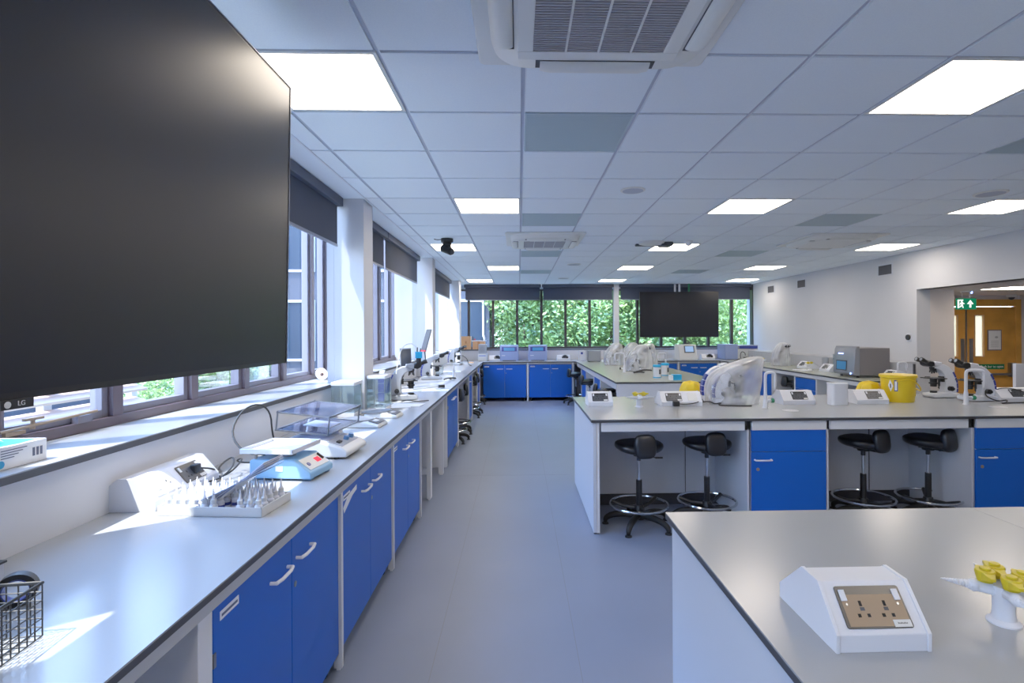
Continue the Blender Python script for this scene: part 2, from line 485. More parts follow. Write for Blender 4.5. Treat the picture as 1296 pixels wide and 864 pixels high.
# ---- back window band
bw = bpy.data.objects.new('window_5', None); COL.objects.link(bw); struct(bw); bw.location = (0, YB, 0)
z0, z1 = SILL, 2.62
f = MB(); f.box(-1.62, 5.95, -0.04, 0.04, z0, z0+0.05); f.box(-1.62, 5.95, -0.04, 0.04, z1-0.04, z1)
f.build('frame', 'frame_dark', bw, bevel=0.003)
MB().box(5.78, 5.95, -0.12, 0.04, z0, z1+0.1).build('frame', 'frame_dark', bw)
xs = [-1.825+0.592*k for k in range(13)]
xs = [-1.225, -0.63, -0.04, 0.558, 1.152, 1.749, 2.36, 2.936, 3.526, 4.12, 4.71, 5.296]
for x in xs:
    MB().box(x-0.03, x+0.03, -0.05, 0.045, z0+0.05, z1-0.04).build('mullion', 'frame_dark', bw, bevel=0.003)
ed = [-1.62] + xs + [5.8]
for a, b in zip(ed[:-1], ed[1:]):
    MB().add([(a+.02, 0, z0+.04), (b-.02, 0, z0+.04), (b-.02, 0, z1-.03), (a+.02, 0, z1-.03)], [(0,1,2,3)]).build('pane', 'pane', bw)
# white boxed pipe in front of the back window
struct(MB().box(2.33, 2.45, 12.97, 13.08, SILL, ZC).build('trim_7', 'wall'))

# ---- blinds
def blind(label, x0, x1, drop, loc, rz):
    """x along the width, hangs at y=0"""
    t = thing('roller_blind', label, 'blind', loc, rz, 'dark roller blinds over the windows')
    c = MB(); pr = [(-0.045, 0), (-0.045, 0.075), (0.03, 0.075), (0.045, 0.06), (0.045, 0.02), (0.03, 0.0)]
    c.prism([(y, z-0.076) for y, z in pr], 'x', x0, x1); c.build('cassette', 'blind_cassette', t, bevel=0.006)
    MB().box(x0+0.03, x1-0.03, -0.002, 0.002, -drop, -0.06).build('fabric', 'blind', t)
    MB().rbox(x0+0.03, x1-0.03, -0.008, 0.008, -drop-0.02, -drop, 0.004).build('bottom_bar', 'tv_lip', t)
    return t
zt = ZC-0.003
blind('dark grey roller blind behind the large near screen', 1.42, 4.58, 0.40, (-1.53, 0, zt), PI/2)
blind('dark roller blind on the left wall, nearest the camera and mostly out of frame', -1.6, 1.08, 0.40, (-1.53, 0, zt), PI/2)
blind('dark roller blind just past the first pier, on the near side of the thin gap', 4.92, 6.13, 0.40, (-1.53, 0, zt), PI/2)
blind('dark roller blind past the first pier, on the far side of the thin gap', 6.15, 8.12, 0.40, (-1.53, 0, zt), PI/2)
blind('small dark roller blind between the second and third piers', 8.54, 11.9, 0.40, (-1.53, 0, zt), PI/2)
blind('dark blind across the back windows, left end beside the corner pier', -1.32, 0.545, 0.37, (0, 12.98, zt), 0)
blind('dark blind across the back windows, left of the white boxed pipe', 0.565, 2.32, 0.37, (0, 12.98, zt), 0)
blind('dark blind across the back windows, behind the hanging far screen', 2.46, 5.72, 0.37, (0, 12.98, zt), 0)

# ---- ceiling lights
names = {(-1,-4):'added unseen ceiling light behind the viewpoint on the left', (3,-4):'added unseen ceiling light behind the viewpoint in the centre row', (7,-4):'added unseen ceiling light behind the viewpoint on the right', (-2,0):'square ceiling light beside the top corner of the near screen', (-2,8):'ceiling light behind the black hanging camera',
 (-2,16):'leftmost ceiling light close to the back blinds', (-1,4):'ceiling light left of the tile column of vents, second row from camera',
 (-1,12):'small bright ceiling light just past the second air conditioner, left side', (3,0):'square ceiling light at upper right, nearest the camera',
 (3,4):'ceiling light in the right-centre row, between the nearest one and the smoke detector', (3,8):'ceiling light beside the smoke detector',
 (3,12):'ceiling light beyond the smoke detector, fourth of its row', (3,16):'ceiling light close to the back blinds by the boxed pipe',
 (7,4):'ceiling light near the right wall, above the lobby opening side', (7,12):'ceiling light towards the back right, beyond the flat air conditioner',
 (8,8):'ceiling light hard against the right wall above the wall vent', (8,16):'ceiling light in the back right corner of the ceiling'}
L0 = None
for c in lights:
    x, y = GX+0.6*c[0]+0.3, GY+0.6*c[1]+0.3
    if L0 is None:
        L0 = thing('ceiling_light', names[c], 'ceiling light', (x, y, ZC), 0, 'square LED ceiling lights')
        f = MB()
        for q in ((-.293,.293,-.293,-.275),(-.293,.293,.275,.293),(-.293,-.275,-.275,.275),(.275,.293,-.275,.275)): f.box(*q, -0.003, 0.012)
        f.build('frame', 'plastic_off', L0)
        MB().box(-.275, .275, -.275, .275, 0.0, 0.01).build('diffuser', 'panel_light', L0)
    else: dup(L0, (x, y, ZC), 0, names[c])
# ---- flush grilles
vn = {(0,1):'blue-grey ceiling grille tile just past the large air conditioner', (0,5):'grey ceiling grille tile before the second air conditioner',
 (0,9):'grey ceiling grille tile beyond the second air conditioner', (0,13):'farthest grey ceiling grille tile of the centre column',
 (5,1):'grey ceiling grille tile cut by the right edge of the picture', (5,5):'grey ceiling grille tile before the flat right air conditioner',
 (5,9):'grey ceiling grille tile right of the ceiling lights, far side', (5,13):'farthest grey ceiling grille tile on the right'}
V0 = None
for c in vents:
    x, y = GX+0.6*c[0]+0.3, GY+0.6*c[1]+0.3
    if V0 is None:
        V0 = thing('ceiling_grille', vn[c], 'vent', (x, y, ZC), 0, 'grey grille tiles in the ceiling')
        f = MB()
        for q in ((-.29,.29,-.29,-.28),(-.29,.29,.28,.29),(-.29,-.28,-.28,.28),(.28,.29,-.28,.28)): f.box(*q, -0.003, 0.012)
        f.build('frame', 'vent_grey', V0)
        b = MB()
        for k in range(40): b.box(-.28, .28, -.279+k*0.014, -.279+k*0.014+0.009, -0.001, 0.004)
        b.box(-.28, .28, -.28, .28, 0.004, 0.008); b.build('slats', 'vent_grey', V0)
    else: dup(V0, (x, y, ZC), 0, vn[c])

# ---- cassette air conditioners
def aircon(label, loc, rz=0, flat=False, full=True):
    t = thing('air_conditioner', label, 'air conditioner', loc, rz)
    d = 0.035 if flat else 0.05
    o = 0.47
    p = MB(); p.rbox(-o, o, -o, o, -0.018, 0.0, 0.03, 4); p.build('outer_panel', 'ac', t, bevel=0.006)
    q = MB()
    # inner bulge: octagonal rounded plate
    pts = []
    for cx, cy, a0 in ((.27,.27,0),(-.27,.27,PI/2),(-.27,-.27,PI),(.27,-.27,1.5*PI)):
        for k in range(7):
            a = a0+PI/2*k/6; pts.append((cx+.13*math.cos(a), cy+.13*math.sin(a)))
    n = len(pts)
    v = [(x*1.03, y*1.03, -0.018) for x, y in pts] + [(x, y, -0.018-d*0.7) for x, y in pts] + [(x*.97, y*.97, -0.018-d) for x, y in pts]
    fs = [(j*n+i, j*n+(i+1) % n, (j+1)*n+(i+1) % n, (j+1)*n+i) for j in range(2) for i in range(n)] + [tuple(range(2*n, 3*n))]
    q.add(v, fs); q.build('inner_panel', 'ac', t, angle=50)
    zf = -0.018-d
    if flat:
        MB().rbox(-.26, .26, -.26, .26, zf-0.008, zf, .03, 4).build('centre_panel', 'ac', t, bevel=.003)
    gr = MB(); 
    for a, b, c, e in ((-.31,.31,-.31,-.25),(-.31,.31,.25,.31),(-.31,-.25,-.25,.25),(.25,.31,-.25,.25)): gr.box(a, b, c, e, zf-0.006, zf)
    gr.build('grille_frame', 'ac', t, bevel=0.003)
    MB().box(-.25, .25, -.25, .25, zf-0.0015, zf-0.0005).build('grille_back', 'ac_dark', t)
    sl = MB()
    ns = 34 if full else 12
    for k in range(ns):
        y = -.248+.496*k/ns; sl.box(-.25, .25, y, y+.496/ns*0.45, zf-0.005, zf-0.0015)
    sl.build('grille_slats', 'ac_rib', t)
    rb = MB()
    for x in (-.125, 0.0, .125): rb.box(x-.004, x+.004, -.25, .25, zf-0.006, zf-0.0015)
    rb.build('grille_rib', 'ac', t)
    for k in range(4):
        M = rotM(rz=k*PI/2)
        # dark slot and rounded flap
        s = MB()
        s.box(.322, .378, -.238, .238, zf-0.003, zf-0.0005, M); s.build('air_slot', 'ac_dark', t)
        fm = MB()
        pr = []
        for i in range(9):
            a = PI*i/8; pr.append((.362+.036*math.cos(a), zf-0.002-0.024*math.sin(a)))
        for yy0, yy1 in ((-.25, .25),):
            n2 = len(pr)
            vs = [M @ Vector((x, yy0+.03, zf-0.001+(z-zf)*.5)) for x, z in pr] + [M @ Vector((x, yy0+.07, z)) for x, z in pr] + [M @ Vector((x, yy1-.07, z)) for x, z in pr] + [M @ Vector((x, yy1-.03, zf-0.001+(z-zf)*.5)) for x, z in pr]
            fs = [(j*n2+i, j*n2+i+1, (j+1)*n2+i+1, (j+1)*n2+i) for j in range(3) for i in range(n2-1)] + [tuple(range(n2)), tuple(range(3*n2, 4*n2))]
            fm.add(vs, fs)
        fm.build('air_flap', 'ac', t, angle=60)
    MB().box(-.07, -.02, -.335, -.325, zf-0.005, zf).build('indicator_window', 'plastic_dark', t)
    return t
aircon('large white ceiling cassette air conditioner overhead, nearest the camera', (0.31, 1.79, ZC-0.002))
aircon('white cassette air conditioner in the middle of the ceiling, with curved open flaps', (0.318, 6.60, ZC-0.002), full=False)
aircon('flat white cassette air conditioner towards the right wall', (3.95, 6.66, ZC-0.002), flat=True, full=False)

# ---- round speakers, smoke detector, camera, dark sensor dish
def disc(name, label, cat, x, y, r, m='ac', grp=None):
    t = thing(name, label, cat, (x, y, ZC-0.003), 0, grp)
    MB().lathe([(r, 0), (r, -0.006), (r*.92, -0.011), (r*.84, -0.010)], n=32).build('rim', m, t)
    MB().lathe([(r*.84, -0.0095), (r*.84, -0.0105), (0.001, -0.0125)], n=32).build('speaker_cover', 'ceil_tee', t)
disc('ceiling_speaker', 'round ceiling speaker right of the near grille tile', 'speaker', 0.93, 4.30, 0.10, grp='round ceiling speakers')
disc('ceiling_speaker', 'round ceiling speaker at the far right of the ceiling', 'speaker', 3.97, 4.37, 0.12, grp='round ceiling speakers')
disc('ceiling_speaker', 'small round ceiling speaker beyond the second air conditioner', 'speaker', 0.95, 9.09, 0.12, grp='round ceiling speakers')
disc('ceiling_speaker', 'farthest round ceiling speaker near the back blinds', 'speaker', 0.97, 11.5, 0.12, grp='round ceiling speakers')
t = thing('smoke_detector', 'white domed smoke detector beside a ceiling light', 'smoke detector', (2.17, 6.75, ZC-0.003))
MB().lathe([(.055, 0), (.055, -.02), (.045, -.03)], n=20).build('base', 'plastic_white', t)
MB().lathe([(.035, -.03), (.035, -.05), (.02, -.062), (.001, -.064)], n=20).build('sensor_head', 'plastic_white', t)
t = thing('ceiling_sensor', 'dark flat oval unit with a white disc on the ceiling before the smoke detector', 'ceiling unit', (1.72, 6.85, ZC-0.003))
MB().lathe([(.17, 0), (.16, -.02), (.12, -.03), (.001, -.032)], n=28).build('disc', 'plastic_off', t)
MB().box(-.18, .16, .10, .17, -.03, 0).box(.12, .27, -.06, .14, -.05, 0).build('dark_bracket', 'plastic_dark', t, bevel=.01)
t = thing('ceiling_camera', 'black tilting camera hung from the ceiling on the left', 'camera', (-0.875, 6.58, ZC-0.003))
MB().lathe([(.075, 0), (.075, -.04), (.06, -.05), (.04, -.055)], n=24).build('base', 'black', t)
MB().rbox(-.05, .05, -.03, .03, -.13, -.05, .015).build('yoke', 'black', t)
MB().cyl((-.055, .02, -.11), (.06, -.06, -.17), .05, .045).build('camera_head', 'black', t, bevel=.006)
MB().cyl((.06, -.06, -.17), (.075, -.07, -.178), .03).build('lens', 'plastic_dark', t)
MB().tube([(-.07, 0, -.01), (-.12, .02, -.012), (-.16, .0, -.006)], .006, smooth=2).build('cable', 'black', t)

# ---- wall items, right
V = None
for k, (y, z, lb) in enumerate(((12.09, 2.523, 'dark square wall vent, leftmost of three, near the back corner'), (10.77, 2.533, 'dark square wall vent, middle of three'), (8.27, 2.53, 'dark wall vent in a white frame, largest of three and nearest the opening'))):
    s = 1.0
    if V is None:
        V = thing('wall_vent', lb, 'vent', (XR, y, z), 0, 'square vents high on the right wall')
        f = MB(); q = .09; qy = .17
        for a, b, c, d in ((-qy,qy,-q,-q+.015),(-qy,qy,q-.015,q),(-qy,-qy+.015,-q,q),(qy-.015,qy,-q,q)): f.box(-.012, -.001, a, b, c, d)
        f.build('frame', 'panel_white', V)
        b = MB().box(-.004, -.002, -qy+.015, qy-.015, -q+.015, q-.015)
        for j in range(6): b.box(-.010, -.004, -qy+.016, qy-.016, -q+.02+j*.026, -q+.026+j*.026)
        b.build('louvres', 'ac_dark', V)
    else: dup(V, (XR, y, z), 0, lb)
t = thing('thermostat', 'small black round thermostat with a white plate on the right wall', 'thermostat', (XR, 7.76, 1.47))
MB().box(-.008, 0, -.05, .05, -.06, .06).build('plate', 'plastic_white', t, bevel=.003)
MB().cyl((-.008, 0, 0), (-.035, 0, 0), .042).build('dial', 'black', t, bevel=.005)
# ================================================================== BENCHES
def worktop(name, label, x0, x1, y0, y1, m='laminate'):
    t = thing(name, label, 'worktop', (x0, y0, BT))
    MB().box(0, x1-x0, 0, y1-y0, -0.005, 0).build('laminate_top', m, t)
    MB().box(0.0, x1-x0, 0.0, y1-y0, -0.024, -0.005).build('dark_edge', 'core', t)
    return t
worktop('worktop', 'long pale grey worktop with dark edge along the left windows', -1.579, -0.824, -0.6, 12.10)
worktop('worktop', 'pale worktop with dark edge across the back wall under the windows', -1.579, 5.349, 12.102, 12.869, 'laminate')
worktop('worktop', 'pale worktop with dark edge along the right wall', 4.60, 5.349, 7.02, 12.10, 'laminate_green')
worktop('worktop', 'middle island worktop with stools facing it, in the centre of the room', 0.56, 5.35, 4.13, 5.56)
worktop('worktop', 'rear island worktop running to the back bench, with covered microscopes on it', 1.30, 2.78, 7.15, 12.10, 'laminate_green')
worktop('worktop', 'foreground worktop with the metal socket pod on it', 0.553, 1.739, -0.5, 2.011)
worktop('worktop', 'foreground worktop right of the seam, at the right edge', 1.741, 4.6, -0.5, 2.011)

def cabinet(label, w, h, d, loc, rz, doors=2, style='doors', sticker=True, handed=1):
    """front face at y=0 looking to -y, x from 0..w, z from 0 = floor"""
    t = thing('base_cabinet', label, 'cabinet', loc, rz, 'blue laboratory base cabinets')
    z0 = 0.085
    MB().box(0.0, w, 0.02, d, z0, h).build('carcass', 'panel_white', t)
    def handle(p, cx, z, vertical=False):
        hb = MB(); L = .065
        hb.tube([(cx-L, 0, z), (cx-L, -.028, z), (cx+L, -.028, z), (cx+L, 0, z)], .0065, 8, smooth=1)
        hb.build('handle', 'handle', p)
    if style == 'doors':
        dw = w/doors
        for k in range(doors):
            o = MB().box(k*dw+.002, (k+1)*dw-.002, 0, .018, z0, h).build('door', 'blue', t, bevel=.0015)
            cx = (k+1)*dw-.105 if (k % 2 == 0 and doors > 1) else k*dw+.105
            handle(o, cx, h-.095)
            if k == 1 or doors == 1:
                MB().cyl((k*dw+.03, -.002, h-.19), (k*dw+.03, .002, h-.19), .011).build('lock', 'steel', o)
            if k == 0:
                MB().box(-.004+.004, .012, -.003, .02, h-.17, h-.13).build('hinge', 'steel', o)
                if sticker:
                    s = MB().box(.035, .135, -.0015, 0, h-.055, h-.03); s.m(1).box(.042, .128, -.0018, -.0015, h-.047, h-.039)
                    s.build('name_strip', ['paper', 'print'], o)
    else:
        MB().box(.002, w-.002, 0, .018, h-.17, h).build('drawer_front', 'blue', t, bevel=.0015)
        o = MB().box(.002, w-.002, 0, .018, z0, h-.175).build('door', 'blue', t, bevel=.0015)
        handle(o, .09, h-.235)
        MB().cyl((.05, -.004, h-.31), (.05, .002, h-.31), .013).build('lock', 'bronze', o)
    for sx in (.05, w-.05):
        for sy in (.06, d-.08):
            c = MB(); c.cyl((sx-.012, sy, .03), (sx+.012, sy, .03), .03); c.box(sx-.02, sx+.02, sy-.02, sy+.02, .055, z0)
            c.build('castor', 'black', t)
    return t
R90 = PI/2
CF = -0.85
def cabL(label, y0, y1, **k): return cabinet(label, y1-y0, .83, .62, (CF, y0, 0), R90, **k)
cabL('blue two-door cabinet nearest the camera under the left bench', 1.50, 2.525)
cabL('blue two-door cabinet under the left bench, second from camera, with a torn white label', 2.56, 3.565)
cabL('blue two-door cabinet under the left bench, third from camera, by the open leg frames', 3.60, 4.56)
cabL('narrow blue cabinet under the left bench beyond the open leg frames', 6.40, 7.38, sticker=False)
cabL('blue cabinet under the left bench between two pairs of stools', 9.02, 9.62, doors=1, sticker=False)
cabL('farthest blue cabinet under the left bench, near the corner', 10.85, 11.42, doors=1, sticker=False)
# torn label on the second cabinet is its own small sheet
o = MB().add([(0.001,2.66,.785),(0.001,2.80,.80),(0.001,2.80,.775),(0.001,2.73,.765),(0.001,2.60,.715),(0.001,2.585,.745)], [(0,1,2,3,4,5)]).build('label_sheet', 'paper')
o.location = (CF+.002, 0, 0); tag(o, 'torn white label strip stuck on the second left cabinet', 'label')
# steel support frame of the left bench
def frame_leg(mb, x0, x1, y0, y1): mb.box(x0, x1, y0, y1, 0.012, .875); mb.box(x0+.01, x1-.01, y0+.004, y1-.004, 0, .012)
t = thing('bench_support', 'white steel frame with legs and rails under the left worktop', 'bench support', (0, 0, 0))
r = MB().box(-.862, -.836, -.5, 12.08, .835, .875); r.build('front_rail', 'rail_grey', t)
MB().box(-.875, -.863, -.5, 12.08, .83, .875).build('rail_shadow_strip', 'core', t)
for a, b in ((1.425, 1.49), (2.53, 2.555), (3.57, 3.595), (4.565, 4.59), (5.06, 5.14), (5.95, 6.30), (7.385, 7.41), (8.98, 9.015), (9.63, 9.66), (10.80, 10.845), (11.43, 11.47)):
    if b-a > .2:
        p = MB(); frame_leg(p, -1.50, -.845, b-.03, b); frame_leg(p, -.90, -.845, a, a+.035); p.build('leg_panel', 'steel_white', t)
    elif b-a > .06 and a < 2:
        p = MB(); p.box(-1.52, -.845, a, b, 0.01, .875); p.build('leg_panel', 'steel_white', t, bevel=.002)
    else:
        p = MB(); frame_leg(p, -.875, -.838, a, b); p.build('leg', 'steel_white', t)
        if b-a > .04:
            MB().box(-1.50, -.875, a+.01, b-.01, .24, .29).build('cross_rail', 'steel_white', t)
            p = MB(); frame_leg(p, -1.5, -1.46, a, b); p.build('leg', 'steel_white', t)
MB().box(-1.565, -1.55, -.5, 12.0, .05, .87).build('back_panel', 'panel_grey', t)

# back bench cabinets
def cabB(label, x0, x1, **k): return cabinet(label, x1-x0, .83, .55, (x0, 12.13, 0), 0, **k)
cabB('blue two-door cabinet on the back wall, left of the white upright', -.815, .165)
cabB('blue two-door cabinet on the back wall, right of the white upright', .225, 1.205)
cabB('blue cabinet on the back wall just right of the rear island', 2.83, 3.62)
cabB('blue two-door cabinet on the back wall under the screen instrument', 3.70, 4.55)
t = thing('bench_support', 'white steel frame under the back worktop', 'bench support', (0, 0, 0))
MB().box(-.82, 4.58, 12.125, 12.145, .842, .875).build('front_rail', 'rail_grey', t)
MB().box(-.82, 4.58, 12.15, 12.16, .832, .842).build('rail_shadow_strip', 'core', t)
for x in (.18, 1.21, 2.79, 3.64, 4.56):
    p = MB(); frame_leg(p, x, x+.035, 12.12, 12.16); p.build('leg', 'steel_white', t)

# right bench
t = thing('bench_support', 'white steel frame with uprights under the right worktop', 'bench support', (0, 0, 0))
MB().box(4.615, 4.64, 7.04, 12.08, .82, .875).build('front_rail', 'steel_white', t)
for y in (7.04, 8.15, 8.80, 9.60, 10.9, 11.5):
    p = MB(); p.box(4.618, 5.30, y, y+.03, 0.0, .875); p.build('leg_panel', 'steel_white', t)
MB().box(5.30, 5.32, 7.05, 12.08, .0, .87).build('back_panel', 'panel_grey', t)
cabinet('blue cabinet with drawer under the right bench between stool bays', .60, .80, .6, (4.62, 8.79, 0), -R90, style='drawer')
cabinet('blue cabinet under the right bench, partly behind the bagged microscope', 1.24, .80, .6, (4.62, 10.88, 0), -R90)
for o_ in ():
    pass

# middle island
t = thing('bench_support', 'white end panel, aprons and knee-space panels under the middle island', 'bench support', (0, 0, 0))
MB().box(.575, .60, 4.145, 5.54, .015, .875).build('end_panel', 'panel_white', t, bevel=.002)
MB().box(.602, .625, 4.15, 4.19, .012, .875).build('leg', 'steel_white', t)
MB().box(.58, .622, 4.16, 4.2, 0, .014).build('foot', 'black', t)
for a, b in ((.64, 1.775), (1.835, 2.43), (2.46, 3.58), (3.65, 4.25), (4.3, 5.3)):
    MB().box(a, b, 4.15, 4.175, .80, .875).build('apron_rail', 'steel_white', t, bevel=.002)
for x in (1.775, 2.43, 3.59):
    MB().box(x, x+.05, 4.17, 4.19, .80, .875).build('rail_gap_bracket', 'black', t)
MB().box(.62, 5.3, 4.86, 4.88, .10, .875).build('knee_panel', 'panel_white', t)
MB().box(.62, 5.3, 4.85, 4.86, .0, .10).build('plinth', 'core', t)
MB().box(1.80, 1.815, 4.17, 4.86, .02, .875).build('side_panel', 'panel_white', t)
MB().box(2.44, 2.455, 4.17, 4.86, .02, .875).build('side_panel', 'panel_white', t)
MB().box(3.62, 3.635, 4.17, 4.86, .02, .875).build('side_panel', 'panel_white', t)
MB().box(1.52, 1.523, 4.852, 4.86, .10, .80).build('panel_joint', 'core', t)
MB().box(3.24, 3.243, 4.852, 4.86, .10, .80).build('panel_joint', 'core', t)
MB().box(.62, 5.3, 5.40, 5.42, .02, .875).build('rear_panel', 'panel_white', t)
cabinet('blue cabinet with drawer and door in the middle island, between two stool pairs', .60, .80, .62, (1.832, 4.16, 0), 0, style='drawer')
cabinet('blue cabinet with drawer and door in the middle island, at the right edge', .60, .80, .62, (3.648, 4.16, 0), 0, style='drawer')

# rear island
t = thing('bench_support', 'white end panel and side frame under the rear island', 'bench support', (0, 0, 0))
MB().box(1.315, 2.76, 7.165, 7.19, .015, .875).build('end_panel', 'panel_white', t, bevel=.002)
MB().box(1.318, 1.335, 7.19, 12.08, .79, .875).build('side_rail', 'steel_white', t)
for y in (8.64, 9.42, 10.50, 11.27):
    MB().box(1.32, 1.75, y, y+.03, .0, .875).build('leg_panel', 'steel_white', t)
MB().box(2.70, 2.72, 7.19, 12.08, .02, .875).build('rear_panel', 'panel_white', t)
MB().box(1.80, 1.82, 7.2, 12.08, .02, .875).build('knee_panel', 'panel_grey', t)
cabinet('blue cabinet on the left side of the rear island, nearest the camera', .72, .79, .4, (1.33, 9.41, 0), -R90, style='drawer')
cabinet('blue cabinet on the left side of the rear island, farther back', .70, .79, .4, (1.33, 11.26, 0), -R90, style='drawer')

# foreground bench support
t = thing('bench_support', 'white end panel under the foreground worktop', 'bench support', (0, 0, 0))
MB().box(.572, .597, -.48, 1.99, .015, .875).build('end_panel', 'panel_white', t, bevel=.002)
MB().box(.60, 4.5, 1.965, 1.985, .015, .875).build('rear_panel', 'panel_white', t)

# ---------------------------------------------------------------- stools
def make_stool(label, loc, rz):
    """faces -Y is the back: small backrest pad sits on the -y side"""
    t = thing('lab_stool', label, 'stool', loc, rz, 'black lab stools with chrome foot rings')
    # seat: wide saddle pan, front edges swept up a little
    b = MB(); n, m = 28, 12
    def top(u, v):  # u,v in unit disc squarish
        return .035*(abs(u)**2.2)*.55 + .02*max(0, v)**2
    rings = []
    for side in (1, -1):
        pass
    vs = []; fs = []
    for j in range(m+1):
        ph = PI*j/m            # 0 top .. PI bottom
        rr = math.sin(ph)**0.38 if 0 < j < m else 0.0
        zz = math.copysign(abs(math.cos(ph))**.8, math.cos(ph))
        for i in range(n):
            a = 2*PI*i/n
            cx, cy = math.copysign(abs(math.cos(a))**.8, math.cos(a)), math.copysign(abs(math.sin(a))**.8, math.sin(a))
            u, v = rr*cx, rr*cy
            th = .043*(1-.12*abs(u))
            vs.append((u*.195, v*.165, .638 + zz*th + top(u, v)))
    for j in range(m):
        for i in range(n): fs.append((j*n+i, j*n+(i+1) % n, (j+1)*n+(i+1) % n, (j+1)*n+i))
    b.add(vs, fs); b.build('seat', 'leather', t, angle=70)
    # backrest pad
    b = MB(); M = rotM((0.0, -.155, .675), rx=-.12)
    b.ball((0, 0, 0), .088, .036, .095, n=24, m=14, M=M, e=.62); b.build('backrest', 'leather', t, angle=70)
    MB().lathe([(.001, .0), (.045, .0), (.045, .02), (.001, .02)], c=(0, 0, .57), n=18).box(-.05, .05, -.05, .05, .585, .598).box(-.02, .02, -.16, -.03, .58, .592).build('seat_plate', 'black', t)
    MB().tube([(.03, 0, .585), (.10, -.02, .570), (.12, -.025, .553), (.18, -.03, .553)], .005, smooth=1).cyl((.13, -.026, .553), (.19, -.031, .553), .008).build('height_lever', 'black', t)
    MB().cyl((0, 0, .30), (0, 0, .575), .0135, n=18).build('gas_lift', 'chrome', t)
    MB().cyl((0, 0, .09), (0, 0, .375), .024, n=18).cyl((0, 0, .53), (0, 0, .575), .018, n=18).build('lift_sleeve', 'black', t, bevel=.002)
    ring = MB().torus((0, 0, .175), .232, .0105, 48, 8); ring.build('foot_ring', 'chrome', t)
    sp = MB(); sp.cyl((0, 0, .13), (0, 0, .17), .045, .035)
    for k in range(3):
        a = 2*PI*k/3+.6
        sp.tube([(.03*math.cos(a), .03*math.sin(a), .145), (.13*math.cos(a), .13*math.sin(a), .150), (.225*math.cos(a), .225*math.sin(a), .180)], [.016, .014, .016], 8)
    sp.build('ring_spokes', 'black', t)
    bs = MB(); bs.cyl((0, 0, .06), (0, 0, .12), .05, .04)
    bs.build('hub', 'rubber', t)
    for k in range(5):
        a = 2*PI*k/5+.32
        c, s_ = math.cos(a), math.sin(a)
        l = MB().tube([(.02*c, .02*s_, .088), (.13*c, .13*s_, .092), (.22*c, .22*s_, .080), (.268*c, .268*s_, .052), (.275*c, .275*s_, .03)], [.026, .026, .024, .022, .018], 10, smooth=1)
        lo = l.build('leg', 'rubber', t, angle=60)
        MB().lathe([(.018, .03), (.014, .014), (.026, .010), (.028, 0.0)], c=(.275*c, .275*s_, 0), n=14).build('glide', 'rubber', lo)
    return t
S0 = make_stool('black stool at the left end of the middle island, fully in view', (.975, 4.33, 0), .10)
def stool(label, x, y, rz): return dup(S0, (x, y, 0), rz, label)
stool('second black stool from the left at the middle island', 1.56, 4.40, .12)
stool('black stool at the middle island just right of the blue drawer cabinet', 2.90, 4.42, .40)
stool('rightmost black stool at the middle island', 3.46, 4.42, .46)
# left bench stools, backs toward the aisle
stool('black stool tucked at the left bench, nearest the camera of the row there', -.99, 7.75, R90-.15)
stool('second black stool from the camera along the left bench', -.99, 8.42, R90+.1)
stool('third black stool from the camera along the left bench', -.97, 9.98, R90)
stool('fourth black stool from the camera along the left bench', -.97, 10.52, R90+.2)
stool('farthest black stool along the left bench, in the dark corner', -.97, 11.78, R90)
stool('black stool tucked under the near left side of the rear island', 1.36, 7.62, -R90+.2)
stool('black stool on the left side of the rear island just before its first blue cabinet', 1.34, 8.28, -R90-.1)
stool('black stool at the rear island, in the gap between its two blue cabinets', 1.32, 9.95, -R90+.1)
stool('black stool on the far left side of the rear island, farthest back', 1.24, 11.62, -R90+.2)
stool('black stool under the right bench, left of the two behind the white swan-neck tap', 4.86, 9.32, -R90)
stool('black stool under the right bench, right of the two behind the white swan-neck tap', 4.86, 8.95, -R90+.25)
stool('black stool under the right bench behind the white cup', 4.86, 7.70, -R90)
